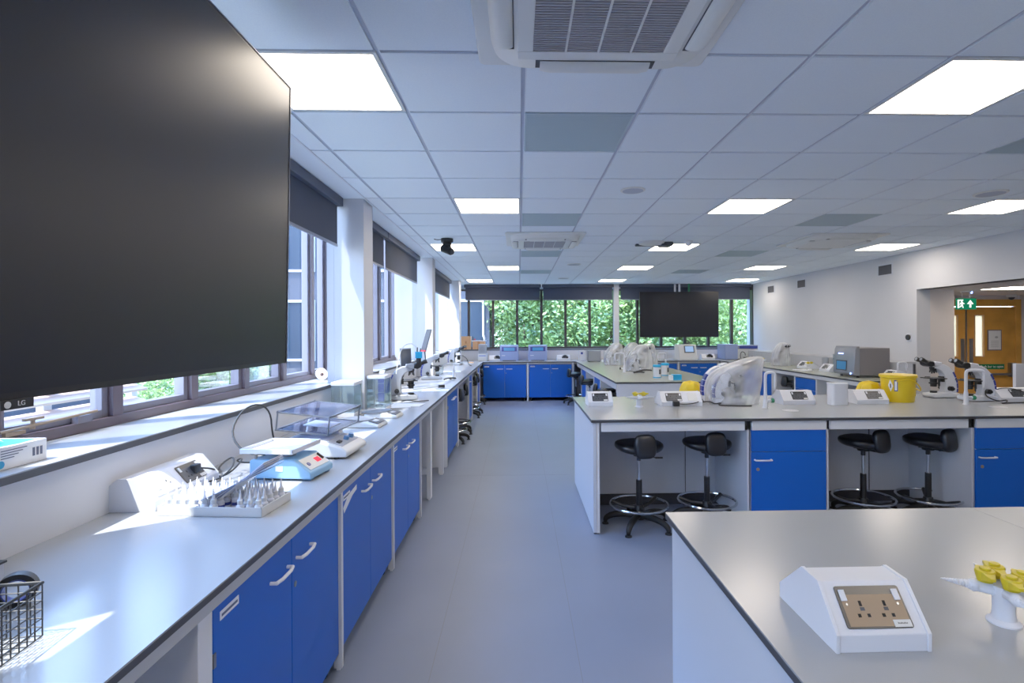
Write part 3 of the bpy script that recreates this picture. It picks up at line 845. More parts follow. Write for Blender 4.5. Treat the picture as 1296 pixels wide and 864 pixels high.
# ================================================================== THINGS ON THE BENCHES
# ---------------------------------------------------------------- socket pods
def socket_pod(label, w, loc, rz, plates=((.5, 'dark'),), h=.122, detail=False, cat='socket box'):
    """w along x, front face at y=0 looking to -y, depth .245"""
    t = thing('socket_pod', label, cat, loc, rz)
    k = h/.122
    prof = [(0, 0), (0, .037*k), (.072, .120*k), (.138, .122*k), (.243, .035*k), (.243, 0)]
    MB().prism(prof, 'x', .008, w-.008).build('body', 'plastic_white', t, bevel=.0015)
    pr2 = [(-.003, 0), (-.003, .039*k), (.070, .123*k), (.139, .125*k), (.246, .037*k), (.246, 0)]
    for x in (0, w-.0085):
        MB().prism(pr2, 'x', x, x+.0085).build('end_cap', 'plastic_white', t, bevel=.001)
    # sloped face frame
    sx = Vector((1, 0, 0)); sy = Vector((0, .072, .083*k)).normalized(); L = math.hypot(.072, .083*k)
    for u, style in plates:
        O = Vector((u*w, .036, (.037+.0415)*k)) + sx.cross(sy)*0.0005
        M = frameM(O, sx, sy)
        pw, ph = (.073, .043)
        if style == 'white1': pw = .043
        pl = MB().rbox(-pw, pw, -ph, ph, 0, .003, .005, 3, M)
        po = pl.build('socket_plate', 'plate_dark' if style != 'white' and style != 'white1' else 'plastic_off', t, bevel=.0006)
        if style in ('dark', 'bronze'):
            m = MB().box(-pw+.007, pw-.004, -ph+.004, ph-.018, .003, .0034, M); m.build('metal_face', 'bronze' if style == 'bronze' else 'plastic_dark', po)
            for x in (-pw+.013, pw-.013):
                MB().box(x-.0065, x+.0065, ph-.031, ph-.008, .003, .0065, M).build('switch', 'plastic_white', po, bevel=.0008)
            hh = MB()
            for cx in (-.027, .027):
                hh.box(cx-.0032, cx+.0032, .001, .012, .0034, .0038, M)
                hh.box(cx-.014, cx-.007, -.021, -.014, .0034, .0038, M); hh.box(cx+.007, cx+.014, -.021, -.014, .0034, .0038, M)
            hh.build('socket_holes', 'hole', po)
            lb = MB().box(pw-.042, pw-.004, -ph+.002, -ph+.016, .0034, .0045, M).build('maker_label', 'plastic_off', po)
            if detail:
                lp = MB()
                for q_ in range(9): lp.box(pw-.0335+.0024*q_, pw-.0318+.0024*q_, -ph+.0078, -ph+.0102+(.0008 if q_ % 3 == 0 else 0), .0045, .0046, M)
                lp.build('label_print', 'plate_dark', lb)
                MB().cyl(M @ Vector((-pw+.016, .005, .003)), M @ Vector((-pw+.016, .005, .0045)), .0026, n=12).cyl(M @ Vector((pw-.016, .005, .003)), M @ Vector((pw-.016, .005, .0045)), .0026, n=12).build('screw', 'steel', po)
                lines = MB().box(.004-.018-.017, .004-.018-.007, -.008, 0-.001, .0034, .0036, M).box(.022, .032, -.008, -.001, .0034, .0036, M)
                lines.build('embossed_mark', 'ac_dark', po)
        elif style == 'white':
            MB().box(-.052, -.03, -.02, .02, .003, .005, M).build('switch', 'plastic_white', po, bevel=.001)
            MB().box(.0, .05, -.028, .024, .003, .004, M).build('outlet_cover', 'plastic_white', po, bevel=.001)
            MB().box(.015, .022, .0, .008, .004, .0045, M).box(.03, .037, -.012, -.006, .004, .0045, M).build('socket_holes', 'hole', po)
    return t
socket_pod('white foreground socket pod with bronze faced double socket', .208, (.672, 1.118, BT), 0, ((.5, 'bronze'),), detail=True)
socket_pod('white socket pod at the left end of the middle island, beside the yellow gas tap', .225, (.632, 4.855, BT), 0)
p = socket_pod('long white socket pod with a black plug lead, left of the bagged microscope', .375, (1.296, 4.82, BT), 0, ((.32, 'dark'), (.78, 'white1')))
socket_pod('white socket pod right of the green-knobbed tap on the middle island', .30, (2.432, 4.845, BT), 0, ((.56, 'dark'),))
socket_pod('white socket pod beside the yellow bucket on the middle island', .30, (3.125, 4.845, BT), 0, ((.6, 'dark'),))
socket_pod('white socket pod at the right edge of the middle island with trailing cables', .36, (4.54, 4.90, BT), 0, ((.55, 'dark'),))
# left bench pod against the wall, faces the aisle
socket_pod('white wall-side socket pod behind the dropper bottles on the left bench', .44, (-1.43+.02, 2.10, BT), 0+R90, ((.24, 'white'), (.66, 'dark')), h=.125)
plug = thing('power_plug', 'black plug in the wall-side pod behind the dropper bottles', 'plug', (-1.437, 2.415, .985), 0)
MB().rbox(-.018, .012, -.020, .020, -.015, .022, .006).build('plug_body', 'black', plug, bevel=.004)
MB().tube([(0, .02, .0), (.02, .09, -.02), (.0, .2, -.07), (-.06, .3, -.08)], .004, smooth=2).build('lead', 'black', plug)
# back bench pods
for x, lb in ((-.70, 'white socket pod on the back bench with black plugs, left of the first thermal cycler'), (.90, 'white socket pod on the back bench right of the thermal cyclers'), (4.35, 'white socket pod on the back bench beside the screen instrument')):
    q = socket_pod(lb, .31, (x, 12.55, BT), 0, ((.6, 'dark'),))
    MB().ball((.19, .02, .10), .05, .03, .03).ball((.24, .02, .07), .03, .03, .03).build('plug', 'black', q)
# right bench pods, face the aisle (-x)
socket_pod('white socket pod on the right bench beside the covered microscope', .30, (5.05, 9.55, BT), -R90, ((.4, 'dark'),))
socket_pod('white socket pod on the right bench left of the big grey instrument', .30, (5.02, 8.78, BT), -R90, ((.4, 'dark'),))
socket_pod('small white socket pod behind the yellow bucket on the right bench', .26, (5.10, 7.36, BT), -R90, ((.4, 'dark'),))

# ---------------------------------------------------------------- gas turrets
def gas_tap(label, loc, rz, s=1.0, arms=(180, 95, 0, -90), big=True, tip=None):
    t = thing('gas_tap', label, 'gas tap', loc, rz)
    MB().lathe([(.030*s, 0), (.030*s, .003*s), (.027*s, .006*s), (.0215*s, .010*s), (.0200*s, .020*s), (.0195*s, .058*s), (.024*s, .066*s), (.024*s, .078*s), (.001, .081*s)], n=24).build('turret', 'plastic_white', t)
    for i, a in enumerate(arms):
        A = math.radians(a); d = Vector((math.cos(A), math.sin(A), .10)).normalized(); z = .066*s
        b = MB(); L = .052*s
        b.cyl(Vector((0, 0, z)), Vector((0, 0, z))+d*L, .0135*s, .0115*s, 14)
        b.ball(Vector((0, 0, z))+d*L, .013*s)
        # ribbed hose nozzle
        q = Vector((0, 0, z))+d*L
        M = Matrix.Translation(q) @ d.to_track_quat('Z', 'Y').to_matrix().to_4x4()
        pr = [(.012*s, 0), (.011*s, .008*s)]
        for k in range(9):
            zz = (.010+.0052*k)*s; r = (.0094-.00080*k)*s
            pr += [(r, zz), (r, zz+.0012*s), (r*.74, zz+.0026*s), (r*.74, zz+.0040*s)]
        pr += [(.001, .060*s)]
        b.lathe(pr, n=12, M=M)
        bo = b.build('nozzle_arm', 'plastic_white', t, angle=24)
        if big or i < 2:
            # yellow lever knob on top of each arm
            c = Vector((0, 0, z))+d*(L*.62)+Vector((0, 0, .013*s))
            k = MB(); k.lathe([(.014*s, 0), (.0185*s, .020*s), (.017*s, .024*s), (.001, .0245*s)], c=c, n=18)
            k.lathe([(.010*s, .0245*s), (.010*s, .029*s), (.001, .0295*s)], c=c, n=12)
            B = A+R90 if i % 2 == 0 else A
            e = Vector((math.cos(B), math.sin(B), 0)); wv = Vector((-e.y, e.x, 0))
            for sg in (-1, 1):
                f = [c+wv*(.012*s)+Vector((0,0,.004*s))+e*(sg*.008*s), c-wv*(.012*s)+Vector((0,0,.004*s))+e*(sg*.008*s),
                     c-wv*(.013*s)+Vector((0,0,.022*s))+e*(sg*.010*s), c+wv*(.013*s)+Vector((0,0,.022*s))+e*(sg*.010*s),
                     c+e*(sg*.037*s)+wv*(.004*s)+Vector((0,0,.013*s)), c+e*(sg*.037*s)-wv*(.004*s)+Vector((0,0,.013*s)),
                     c+e*(sg*.037*s)-wv*(.004*s)+Vector((0,0,.019*s)), c+e*(sg*.037*s)+wv*(.004*s)+Vector((0,0,.019*s))]
                k.add(f, [(0,1,5,4), (1,2,6,5), (2,3,7,6), (3,0,4,7), (4,5,6,7), (0,1,2,3)])
            k.build('lever_knob', 'yellow_olive', bo, bevel=.0008)
    return t
gas_tap('foreground white gas turret with yellow lever knobs', (1.137, 1.222, BT), -.35, 1.12)
gas_tap('white gas turret with two yellow knobs on the middle island', (1.085, 4.80, BT), .0, 1.25, arms=(200, -20, 90, -90), big=False)
gas_tap('small gas turret with yellow knob on the right bench between two pods', (4.98, 9.0, BT), .4, 1.3, arms=(180, 0), big=False)
gas_tap('gas turret with yellow knob beside the covered microscope on the right bench', (4.78, 10.4, BT), .4, 1.3, arms=(180, 0), big=False)

# ---------------------------------------------------------------- swan-neck taps
def swan_tap(label, loc, rz, w=.10, h=.31, drop=.10, knob='green', r=.013, lever=True):
    t = thing('swan_neck_tap', label, 'tap', loc, rz)
    MB().lathe([(.026, 0), (.024, .008), (.020, .015), (.018, .10), (.015, .12)], n=18).build('base_post', 'plastic_white', t)
    MB().tube([(0, 0, .10), (0, 0, h-.04), (.006, 0, h-.006), (.035, 0, h), (w-.03, 0, h), (w-.004, 0, h-.008), (w+.004, 0, h-.05), (w, 0, h-drop)],
              [r]*3+[r]*5, 10, smooth=1).build('neck', 'plastic_white', t)
    MB().cyl((w, 0, h-drop+.003), (w-.002, 0, h-drop-.03), .010, .006, 12).build('nozzle', 'plastic_white', t)
    if lever:
        MB().cyl((.012, 0, .065), (.05, 0, .065), .012, n=12).build('side_valve', 'plastic_white', t)
        if knob: MB().lathe([(.012, .05), (.020, .054), (.022, .070), (.016, .078), (.001, .079)], n=8, M=rotM((0, 0, .065), ry=R90)).build('valve_knob', knob, t)
    return t
swan_tap('white swan-neck tap with green knob right of the bagged microscope', (2.178, 4.66, BT), .0, .085, .315, .13)
swan_tap('white swan-neck tap with green knob in front of the two uncovered microscopes', (4.075, 4.75, BT), -.25, .145, .315, .13)
swan_tap('white swan-neck tap on the rear island between bagged microscopes', (1.745, 8.80, BT), PI-.2, .15, .32, .12, knob='black')
swan_tap('white swan-neck tap on the rear island beside the blue-lidded canisters', (2.66, 9.6, BT), PI+.1, .14, .28, .10, knob=None)
swan_tap('small white swan-neck tap behind the yellow bucket', (5.13, 7.08, BT), 0, .12, .24, .08, knob=None)
swan_tap('thin white post tap on the left bench in front of the far microscope', (-.99, 8.14, BT), PI, .10, .42, .12, knob=None, r=.007, lever=False)
# sink cut-outs in front of the taps
for i, (x, y, lb) in enumerate(((2.32, 4.50, 'small grey drip cup set in the island by the green-knobbed tap, left one'), (4.22, 4.58, 'small grey drip cup set in the island in front of the microscopes'))):
    o = MB().lathe([(.001, .0006), (.055, .0006), (.062, .0012), (.066, .001), (.066, .0)], n=28).build('drip_cup', 'panel_grey')
    o.location = (x, y, BT); tag(o, lb, 'sink cup')

# ---------------------------------------------------------------- microscopes
def make_microscope(label, loc, rz, W='plastic_white'):
    """eyepieces point to -y"""
    t = thing('microscope', label, 'microscope', loc, rz)
    b = MB(); b.prism([(-.10, .006), (-.115, .02), (-.11, .05), (.02, .058), (.10, .058), (.205, .05), (.215, .006)], 'x', -.075, .075)
    b.build('base', W, t, bevel=.008)
    a = MB()
    outer = [(.215, .05), (.222, .10), (.217, .16), (.200, .22), (.165, .285), (.115, .335), (.06, .362), (.0, .368), (-.055, .362)]
    inner = [(-.06, .318), (-.02, .310), (.02, .292), (.05, .258), (.066, .21), (.070, .15), (.064, .09), (.05, .05)]
    a.prism(outer+inner, 'x', -.038, .038); a.build('arm', W, t, bevel=.008)
    st = MB()
    def segs(p0, p1):
        y0, z0 = p0; y1, z1 = p1
        d = Vector((0, y1-y0, z1-z0)); n = Vector((0, d.z, -d.y)).normalized()
        A = Vector((0, y0, z0))+d*.06; B = Vector((0, y1, z1))-d*.06
        st.add([(x, p.y, p.z) for x, p in ((-.0395, A+n*.0012), (.0395, A+n*.0012), (.0395, B+n*.0012), (-.0395, B+n*.0012), (-.0395, A-n*.02), (.0395, A-n*.02), (.0395, B-n*.02), (-.0395, B-n*.02))],
               [(0,1,2,3), (0,4,7,3), (1,5,6,2), (0,1,5,4), (3,2,6,7)])
    for i in (0, 1, 2, 3): segs(outer[i] if i else (.216, .055), outer[i+1])
    st.build('blue_stripe', 'stripe_blue', t, smooth=False)
    hd = MB(); hd.prism([(.02, .36), (.02, .385), (-.05, .395), (-.10, .375), (-.105, .345), (-.05, .335)], 'x', -.05, .05)
    hd.build('head', W, t, bevel=.008)
    bl = MB(); bl.prism([(-.07, .345), (-.075, .395), (-.13, .405), (-.165, .388), (-.15, .35), (-.11, .335)], 'x', -.06, .06); bl.build('binocular_body', 'black', t, bevel=.012)
    for x in (-.032, .032):
        e = MB(); e.cyl((x, -.12, .378), (x, -.19, .408), .020, .019, 16); e.cyl((x, -.185, .406), (x, -.218, .420), .023, .024, 16)
        eo = e.build('eyepiece', 'black', t)
        MB().cyl((x, -.2175, .4198), (x, -.2190, .4204), .016, n=16).build('lens', 'plastic_grey', eo)
    n = MB(); n.cyl((0, -.045, .318), (0, -.045, .335), .036, n=20); n.cyl((0, -.045, .296), (0, -.045, .318), .030, .036, 20); n.build('nosepiece', 'black', t)
    for k in range(4):
        A = k*R90+.5; dx, dy = .022*math.cos(A), .022*math.sin(A)
        MB().cyl((dx, -.045+dy, .30), (dx*1.5, -.045+dy*1.5, .262 if k % 2 else .272), .011, .007, 12).build('objective', 'black' if k % 2 else 'plastic_dark', t)
    MB().rbox(-.10, .09, -.115, .045, .205, .216, .008).box(-.03, .03, .04, .11, .17, .23).build('stage', 'black', t, bevel=.002)
    MB().box(-.06, -.02, -.09, -.06, .216, .226).build('slide_holder', 'black', t)
    MB().cyl((0, -.04, .12), (0, -.04, .205), .030, .036, 16).cyl((0, -.04, .15), (0, -.04, .165), .044, n=16).build('condenser', 'black', t)
    MB().cyl((0, -.04, .05), (0, -.04, .075), .034, n=18).build('lamp_collector', 'black', t)
    t.scale = (.95, .90, .93)
    for sx in (-1, 1):
        MB().cyl((sx*.04, .115, .10), (sx*.075, .115, .10), .026, n=20).cyl((sx*.075, .115, .10), (sx*.095, .115, .10), .014, n=16).build('focus_knob', 'black', t)
    MB().cyl((.05, -.02, .20), (.05, -.02, .13), .010, n=10).build('stage_control', 'black', t)
    return t
mB = make_microscope('uncovered white microscope with blue stripe, in front of its twin on the middle island', (4.36, 5.0, BT), -R90)
mA = dup(mB, (4.22, 5.27, BT), -R90+.05, 'uncovered white microscope behind and left of its twin on the middle island')
mC = dup(mB, (1.99, 5.20, BT), R90-.05, 'microscope standing just behind the bagged microscope on the middle island')
mD = dup(mB, (2.03, 4.98, BT), R90-.15, 'microscope inside the clear plastic bag on the middle island')
mL = make_microscope('microscope with black stage on the left bench, nearest the camera', (-1.14, 5.48, BT), R90+.2, 'plastic_grey')
dup(mL, (-1.22, 7.75, BT), R90+.2, 'second microscope on the left bench, beyond the blue camera')
dup(mL, (-1.27, 11.0, BT), R90-.4, 'farthest microscope on the left bench, near the corner')
dup(mB, (1.93, 10.75, BT), R90, 'covered microscope on the rear island, leftmost under plastic')
dup(mB, (2.28, 10.85, BT), R90, 'covered microscope on the rear island in front of the white boxed pipe')
dup(mB, (2.05, 9.1, BT), R90, 'covered microscope on the rear island, nearest the camera')
dup(mB, (2.42, 10.1, BT), R90, 'covered microscope on the rear island, rightmost under plastic')
dup(mB, (5.05, 10.15, BT), 0.3, 'covered microscope on the right bench near the back corner')

# clear plastic bags over microscopes
def bag(label, loc, rz, loops, seed=1, wob=.012, m='bag'):
    rnd = random.Random(seed); n = 72
    vs = []; fs = []
    ph = [rnd.random()*6.28 for _ in range(8)]
    for j, (z, cx, cy, rx, ry) in enumerate(loops):
        for i in range(n):
            a = 2*PI*i/n
            w = 1 + wob/.15*(math.sin(3*a+ph[0]+z*9)*.5 + (1-2*abs(math.sin(3.5*a+ph[1]-z*6)))*.4 + (1-2*abs(math.sin(5*a+ph[2]+z*15)))*.3 + (1-2*abs(math.sin(8*a+ph[3]-z*4)))*.18)
            e = .8
            x = cx + rx*w*math.copysign(abs(math.cos(a))**e, math.cos(a)); y = cy + ry*w*math.copysign(abs(math.sin(a))**e, math.sin(a))
            vs.append((x, y, max(.002, z + (0 if j == 0 else rnd.uniform(-.002, .002)))))
    for j in range(len(loops)-1):
        for i in range(n): fs.append((j*n+i, j*n+(i+1) % n, (j+1)*n+(i+1) % n, (j+1)*n+i))
    k = len(loops)-1; fs.append(tuple(range(k*n, k*n+n)))
    mb = MB(); mb.add(vs, fs); o = mb.build('plastic_bag', m, None, angle=80)
    sd = o.modifiers.new('sub', 'SUBSURF'); sd.levels = 1; sd.render_levels = 1
    o.location = loc; o.rotation_euler = (0, 0, rz)
    return tag(o, label, 'dust cover')
bag('crumpled clear plastic bag pulled to a high corner over a microscope on the middle island', (2.0, 4.96, BT), 0,
    [(.0, -.01, 0, .245, .13), (.06, 0, 0, .25, .135), (.14, .0, 0, .262, .135), (.22, .008, 0, .262, .13), (.29, .045, 0, .235, .12), (.34, .085, 0, .20, .115), (.375, .135, 0, .155, .11), (.405, .185, 0, .11, .10), (.43, .225, 0, .07, .085), (.443, .245, 0, .03, .05)], 3, .014)
LP = [(.0, 0, 0, .20, .12), (.08, 0, 0, .21, .13), (.2, 0, 0, .205, .125), (.3, .01, 0, .17, .11), (.38, .04, 0, .13, .09), (.43, .05, 0, .09, .07), (.452, .05, 0, .04, .04)]
bag('grey-tinted plastic cover on the rear island, leftmost', (1.93, 10.75, BT), 0, LP, 4)
bag('plastic cover on the rear island in front of the white boxed pipe', (2.28, 10.85, BT), 0, LP, 5)
bag('large crumpled plastic cover on the rear island, nearest the camera', (2.06, 9.1, BT), 0, [(z, x, y, rx*1.12, ry*1.1) for z, x, y, rx, ry in LP], 6)
bag('plastic cover on the rear island, rightmost', (2.43, 10.1, BT), 0, LP, 7)
bag('clear plastic cover on the right bench near the back corner', (5.05, 10.15, BT), .3-R90, LP, 8)

# cables on the middle island
def cable(label, pts, r=.004, m='black', cat='cable'):
    o = MB().tube(pts, r, 8, smooth=2).build('cable', m)
    return tag(o, label, cat)
cable('black lead lying across the long socket pod to a plug', [(1.70, 4.90, .95), (1.62, 4.80, .935), (1.52, 4.79, .92), (1.44, 4.795, .925)], .005)
o = MB().rbox(-.03, .03, -.02, .02, 0, .045, .008).build('power_plug', 'black', bevel=.004); o.location = (1.42, 4.79, BT+.005); tag(o, 'black plug in front of the long socket pod', 'plug')
cable('dark tangled cable at the foot of the bagged microscope', [(1.72, 5.0, .91), (1.76, 4.88, .935), (1.80, 4.86, .91), (1.86, 4.83, .93), (1.80, 4.80, .908), (1.9, 4.78, .906), (2.1, 4.76, .906)], .006)
cable('black cable coils between the microscopes and the right-hand pod', [(4.5, 5.05, .91), (4.46, 4.98, .99), (4.40, 4.90, .95), (4.48, 4.86, .91), (4.55, 4.84, .93), (4.50, 4.80, .906), (4.42, 4.78, .906), (4.6, 4.77, .91), (5.1, 4.80, .906)], .006)
cable('black cable arching over the right-hand socket pod', [(4.46, 5.0, .94), (4.56, 4.97, 1.02), (4.68, 4.93, 1.03), (4.8, 4.86, .97), (4.95, 4.84, .95)], .005)

# yellow waste bags, bucket, cup
def clump(name, label, loc, rx, ry, h, m, seed):
    rnd = random.Random(seed); mb = MB(); n, k = 36, 12; vs = []
    for j in range(k+1):
        t_ = j/k
        r = (math.sin(PI*(.5+.5*t_)))**.17 if t_ < 1 else 0
        for i in range(n):
            a = 2*PI*i/n
            w = 1+.05*math.sin(9*a+seed)+.04*math.sin(17*a+3*t_)+rnd.uniform(-.015, .015)
            vs.append((rx*r*w*math.cos(a)*(1-.12*t_), ry*r*w*math.sin(a), h*t_*(1+.05*math.sin(5*a+seed)*t_)))
    fs = [(j*n+i, j*n+(i+1) % n, (j+1)*n+(i+1) % n, (j+1)*n+i) for j in range(k) for i in range(n)]
    mb.add(vs, fs); o = mb.build(name, m, None, angle=60); o.location = loc
    return tag(o, label, 'waste bag')
clump('yellow_waste_bag', 'crumpled yellow bag left of the bagged microscope', (1.735, 5.36, BT), .12, .09, .175, 'yellow', 2)
clump('yellow_waste_bag', 'crumpled yellow bag behind the socket pod, left of the bucket', (3.47, 5.20, BT), .13, .10, .175, 'yellow', 5)
t = thing('waste_bucket', 'yellow lidded waste bucket with blue and white stickers', 'bucket', (3.645, 5.03, BT))
MB().lathe([(.001, .001), (.128, .0), (.131, .01), (.146, .235)], n=40).build('bucket_body', 'yellow', t)
MB().lathe([(.146, .228), (.156, .232), (.157, .252), (.150, .258), (.140, .256), (.001, .252)], n=40).build('lid', 'yellow', t)
MB().tube([(-.10, -.12, .20), (.02, -.158, .225), (.11, -.145, .15), (.148, -.10, .10), (.156, -.01, .13)], .006, smooth=2).build('handle', 'yellow', t)
def patch_on_cyl(a0, a1, z0, z1, r0, r1, m, parent, name):
    mb = MB(); k = 8
    vs = []
    for i in range(k+1):
        a = math.radians(a0+(a1-a0)*i/k)
        for z in (z0, z1):
            r = r0+(r1-r0)*z/.235; vs.append((r*math.cos(a), r*math.sin(a), z))
    mb.add(vs, [(2*i, 2*i+2, 2*i+3, 2*i+1) for i in range(k)]); return mb.build(name, m, parent)
patch_on_cyl(222, 234, .105, .21, .1325, .1475, 'stripe_blue', t, 'blue_sticker')
patch_on_cyl(224, 231, .115, .20, .1332, .1482, 'paper', t, 'sticker_print')
mb = MB(); vs = []
for a, z in ((202, .16), (209, .215), (219, .155), (210, .10)):
    A = math.radians(a); r = .1335+(.1475-.1325)*z/.235; vs.append((r*math.cos(A), r*math.sin(A), z))
mb.add(vs, [(0, 1, 2, 3)]).build('hazard_sticker', 'paper', t)
patch_on_cyl(208, 212, .135, .175, .1342, .1492, 'plastic_dark', t, 'hazard_mark')
t = thing('white_beaker', 'plain white beaker with a squared rim on the middle island', 'cup', (2.93, 4.83, BT))
MB().rbox(-.078, .078, -.055, .055, 0, .195, .03, 5).build('beaker_body', 'plastic_white', t, bevel=.003)
MB().rbox(-.082, .082, -.058, .058, .188, .20, .032, 5).build('rim', 'plastic_white', t, bevel=.002)
t = thing('yellow_box', 'small flat yellow box behind the left uncovered microscope', 'box', (4.02, 5.42, BT))
MB().box(-.09, .07, -.04, .04, 0, .06).build('box_body', 'yellow', t, bevel=.004)
MB().box(-.095, .075, -.045, .045, .06, .072).build('lid', 'yellow', t, bevel=.003)

# ---------------------------------------------------------------- rear island bits
def canister(label, loc):
    t = thing('wipes_canister', label, 'canister', loc, 0, 'white wipes canisters with blue lids')
    MB().lathe([(.001, .001), (.055, 0), (.055, .16)], n=28).build('tub', 'plastic_white', t)
    MB().lathe([(.057, .005), (.0575, .02)], n=28, caps=False).build('blue_band', 'cyan', t)
    MB().lathe([(.055, .16), (.060, .163), (.060, .188), (.052, .195), (.001, .195)], n=28).build('lid', 'cyan', t)
    patch_on_cyl(285, 335, .06, .13, .0556, .0556, 'plastic_dark', t, 'label_badge')
    return t
c0 = canister('blue-lidded white wipes canister, left and nearer of the pair', (2.0, 7.68, BT))
dup(c0, (2.22, 8.05, BT), .1, 'blue-lidded white wipes canister, right and farther of the pair')
t = thing('tissue_box', 'small bright blue box at the front edge of the rear island', 'box', (2.14, 7.40, BT))
MB().box(0, .12, -.05, .05, 0, .075).build('box_body', 'cyan', t, bevel=.002); MB().box(-.04, 0, -.05, .05, 0, .065).build('white_end', 'paper', t)
cable('black coiled lead in front of the nearest covered microscope', [(1.86, 8.62, .91), (1.95, 8.55, .93), (2.05, 8.6, .91), (1.95, 8.66, .93), (1.88, 8.6, .92), (2.05, 8.7, .95), (2.2, 8.8, .93)], .012)
t = thing('bench_oven', 'small grey boxy oven on the rear island beside the back bench', 'lab oven', (1.53, 11.80, BT), 0)
MB().box(0, .29, 0, .26, .015, .25).build('oven_body', 'inst_steel', t, bevel=.006)
MB().box(.015, .275, -.012, 0, .03, .235).build('door', 'plastic_grey', t, bevel=.004)
MB().box(.02, .04, .02, .04, 0, .016).box(.25, .27, .02, .04, 0, .016).box(.02, .04, .2, .24, 0, .016).box(.25, .27, .2, .24, 0, .016).build('feet', 'black', t)
t = thing('white_dispenser', 'slim white device with a blue label left of the small oven', 'device', (1.40, 12.30, BT))
MB().box(0, .12, 0, .2, 0, .235).build('case', 'plastic_white', t, bevel=.006); MB().box(.03, .08, -.002, 0, .15, .20).build('label_badge', 'stripe_blue', t)
t = thing('black_instrument', 'small black and white device with knobs right of the small oven', 'device', (1.90, 11.72, BT))
MB().box(0, .16, .05, .2, 0, .24).build('case', 'plastic_off', t, bevel=.01)
MB().ball((.03, .02, .12), .04).ball((.10, .01, .06), .04).build('knob', 'black', t)

# ---------------------------------------------------------------- back bench instruments
def cycler(label, loc):
    t = thing('thermal_cycler', label, 'instrument', loc, 0, 'lavender-grey thermal cyclers')
    b = MB(); b.prism([(0, .0), (0, .12), (-.0, .20), (.03, .355), (.06, .365), (.34, .365), (.36, .34), (.36, 0)], 'x', 0, .43)
    b.build('case', 'inst_blue', t, bevel=.012)
    sy = Vector((0, .03, .155)).normalized(); M = frameM((.215, .013, .272), (1, 0, 0), sy)
    MB().box(-.175, .175, -.05, .055, 0, .003, M).build('window_frame', 'stripe_blue', t)
    MB().box(-.125, .125, -.036, .038, .003, .005, M).build('display', 'screen_blue', t)
    MB().box(.04, .12, -.003, 0, .12, .135).build('name_badge', 'plastic_white', t)
    MB().box(.06, .37, -.004, 0, .0, .02).build('foot_bar', 'plastic_dark', t)
    return t
c = cycler('lavender-grey bench instrument with blue window, left of the matching pair', (-.44, 12.40, BT))
dup(c, (.225, 12.40, BT), 0, 'lavender-grey bench instrument with blue window, right of the matching pair')
t = thing('balance_tower', 'grey and white upright device in the corner left of the matching instruments', 'instrument', (-.95, 12.40, BT))
MB().box(0, .20, 0, .3, 0, .17).build('base', 'plastic_off', t, bevel=.006); MB().box(.01, .19, .02, .28, .17, .39).build('head', 'plastic_grey', t, bevel=.006)
MB().lathe([(.06, 0), (.06, .01), (.001, .01)], n=24, M=rotM((.10, .02, .28), rx=R90)).build('dial', 'inst_steel', t); MB().box(.02, .18, -.002, 0, .11, .14).build('panel_strip', 'inst_blue', t)
t = thing('screen_instrument', 'cream wedge-shaped instrument with a blue touch screen on the back bench', 'instrument', (3.72, 12.25, BT))
MB().prism([(-.0, 0), (0, .05), (.10, .34), (.16, .36), (.42, .36), (.42, 0)], 'x', 0, .42).build('case', 'plastic_off', t, bevel=.012)
sy = Vector((0, .10, .29)).normalized(); M = frameM((.245, .062, .235), (1, 0, 0), sy)
MB().box(-.12, .12, -.07, .10, 0, .012, M).build('screen_bezel', 'plastic_dark', t, bevel=.004); MB().box(-.095, .095, -.05, .085, .012, .013, M).build('touch_screen', 'lcd', t)
t = thing('plate_reader', 'wide grey instrument on the back bench near the right corner', 'instrument', (4.80, 12.28, BT))
MB().box(0, .30, 0, .5, .01, .36).build('left_housing', 'inst_blue', t, bevel=.008)
MB().box(.30, .78, .02, .5, .25, .34).build('top_cover', 'inst_steel', t, bevel=.006); MB().box(.30, .78, .02, .5, .01, .25).build('white_front', 'plastic_off', t, bevel=.004)
MB().box(.34, .76, .0, .02, .26, .32).build('dark_slot', 'stripe_blue', t)
MB().tube([(.36, -.01, .03), (.34, -.03, .12), (.38, -.02, .2), (.46, -.02, .16), (.47, 0, .1)], .008, smooth=2).build('hose', 'black', t)
MB().box(.42, .60, -.08, .0, .0, .07).build('small_module', 'plastic_dark', t, bevel=.006)
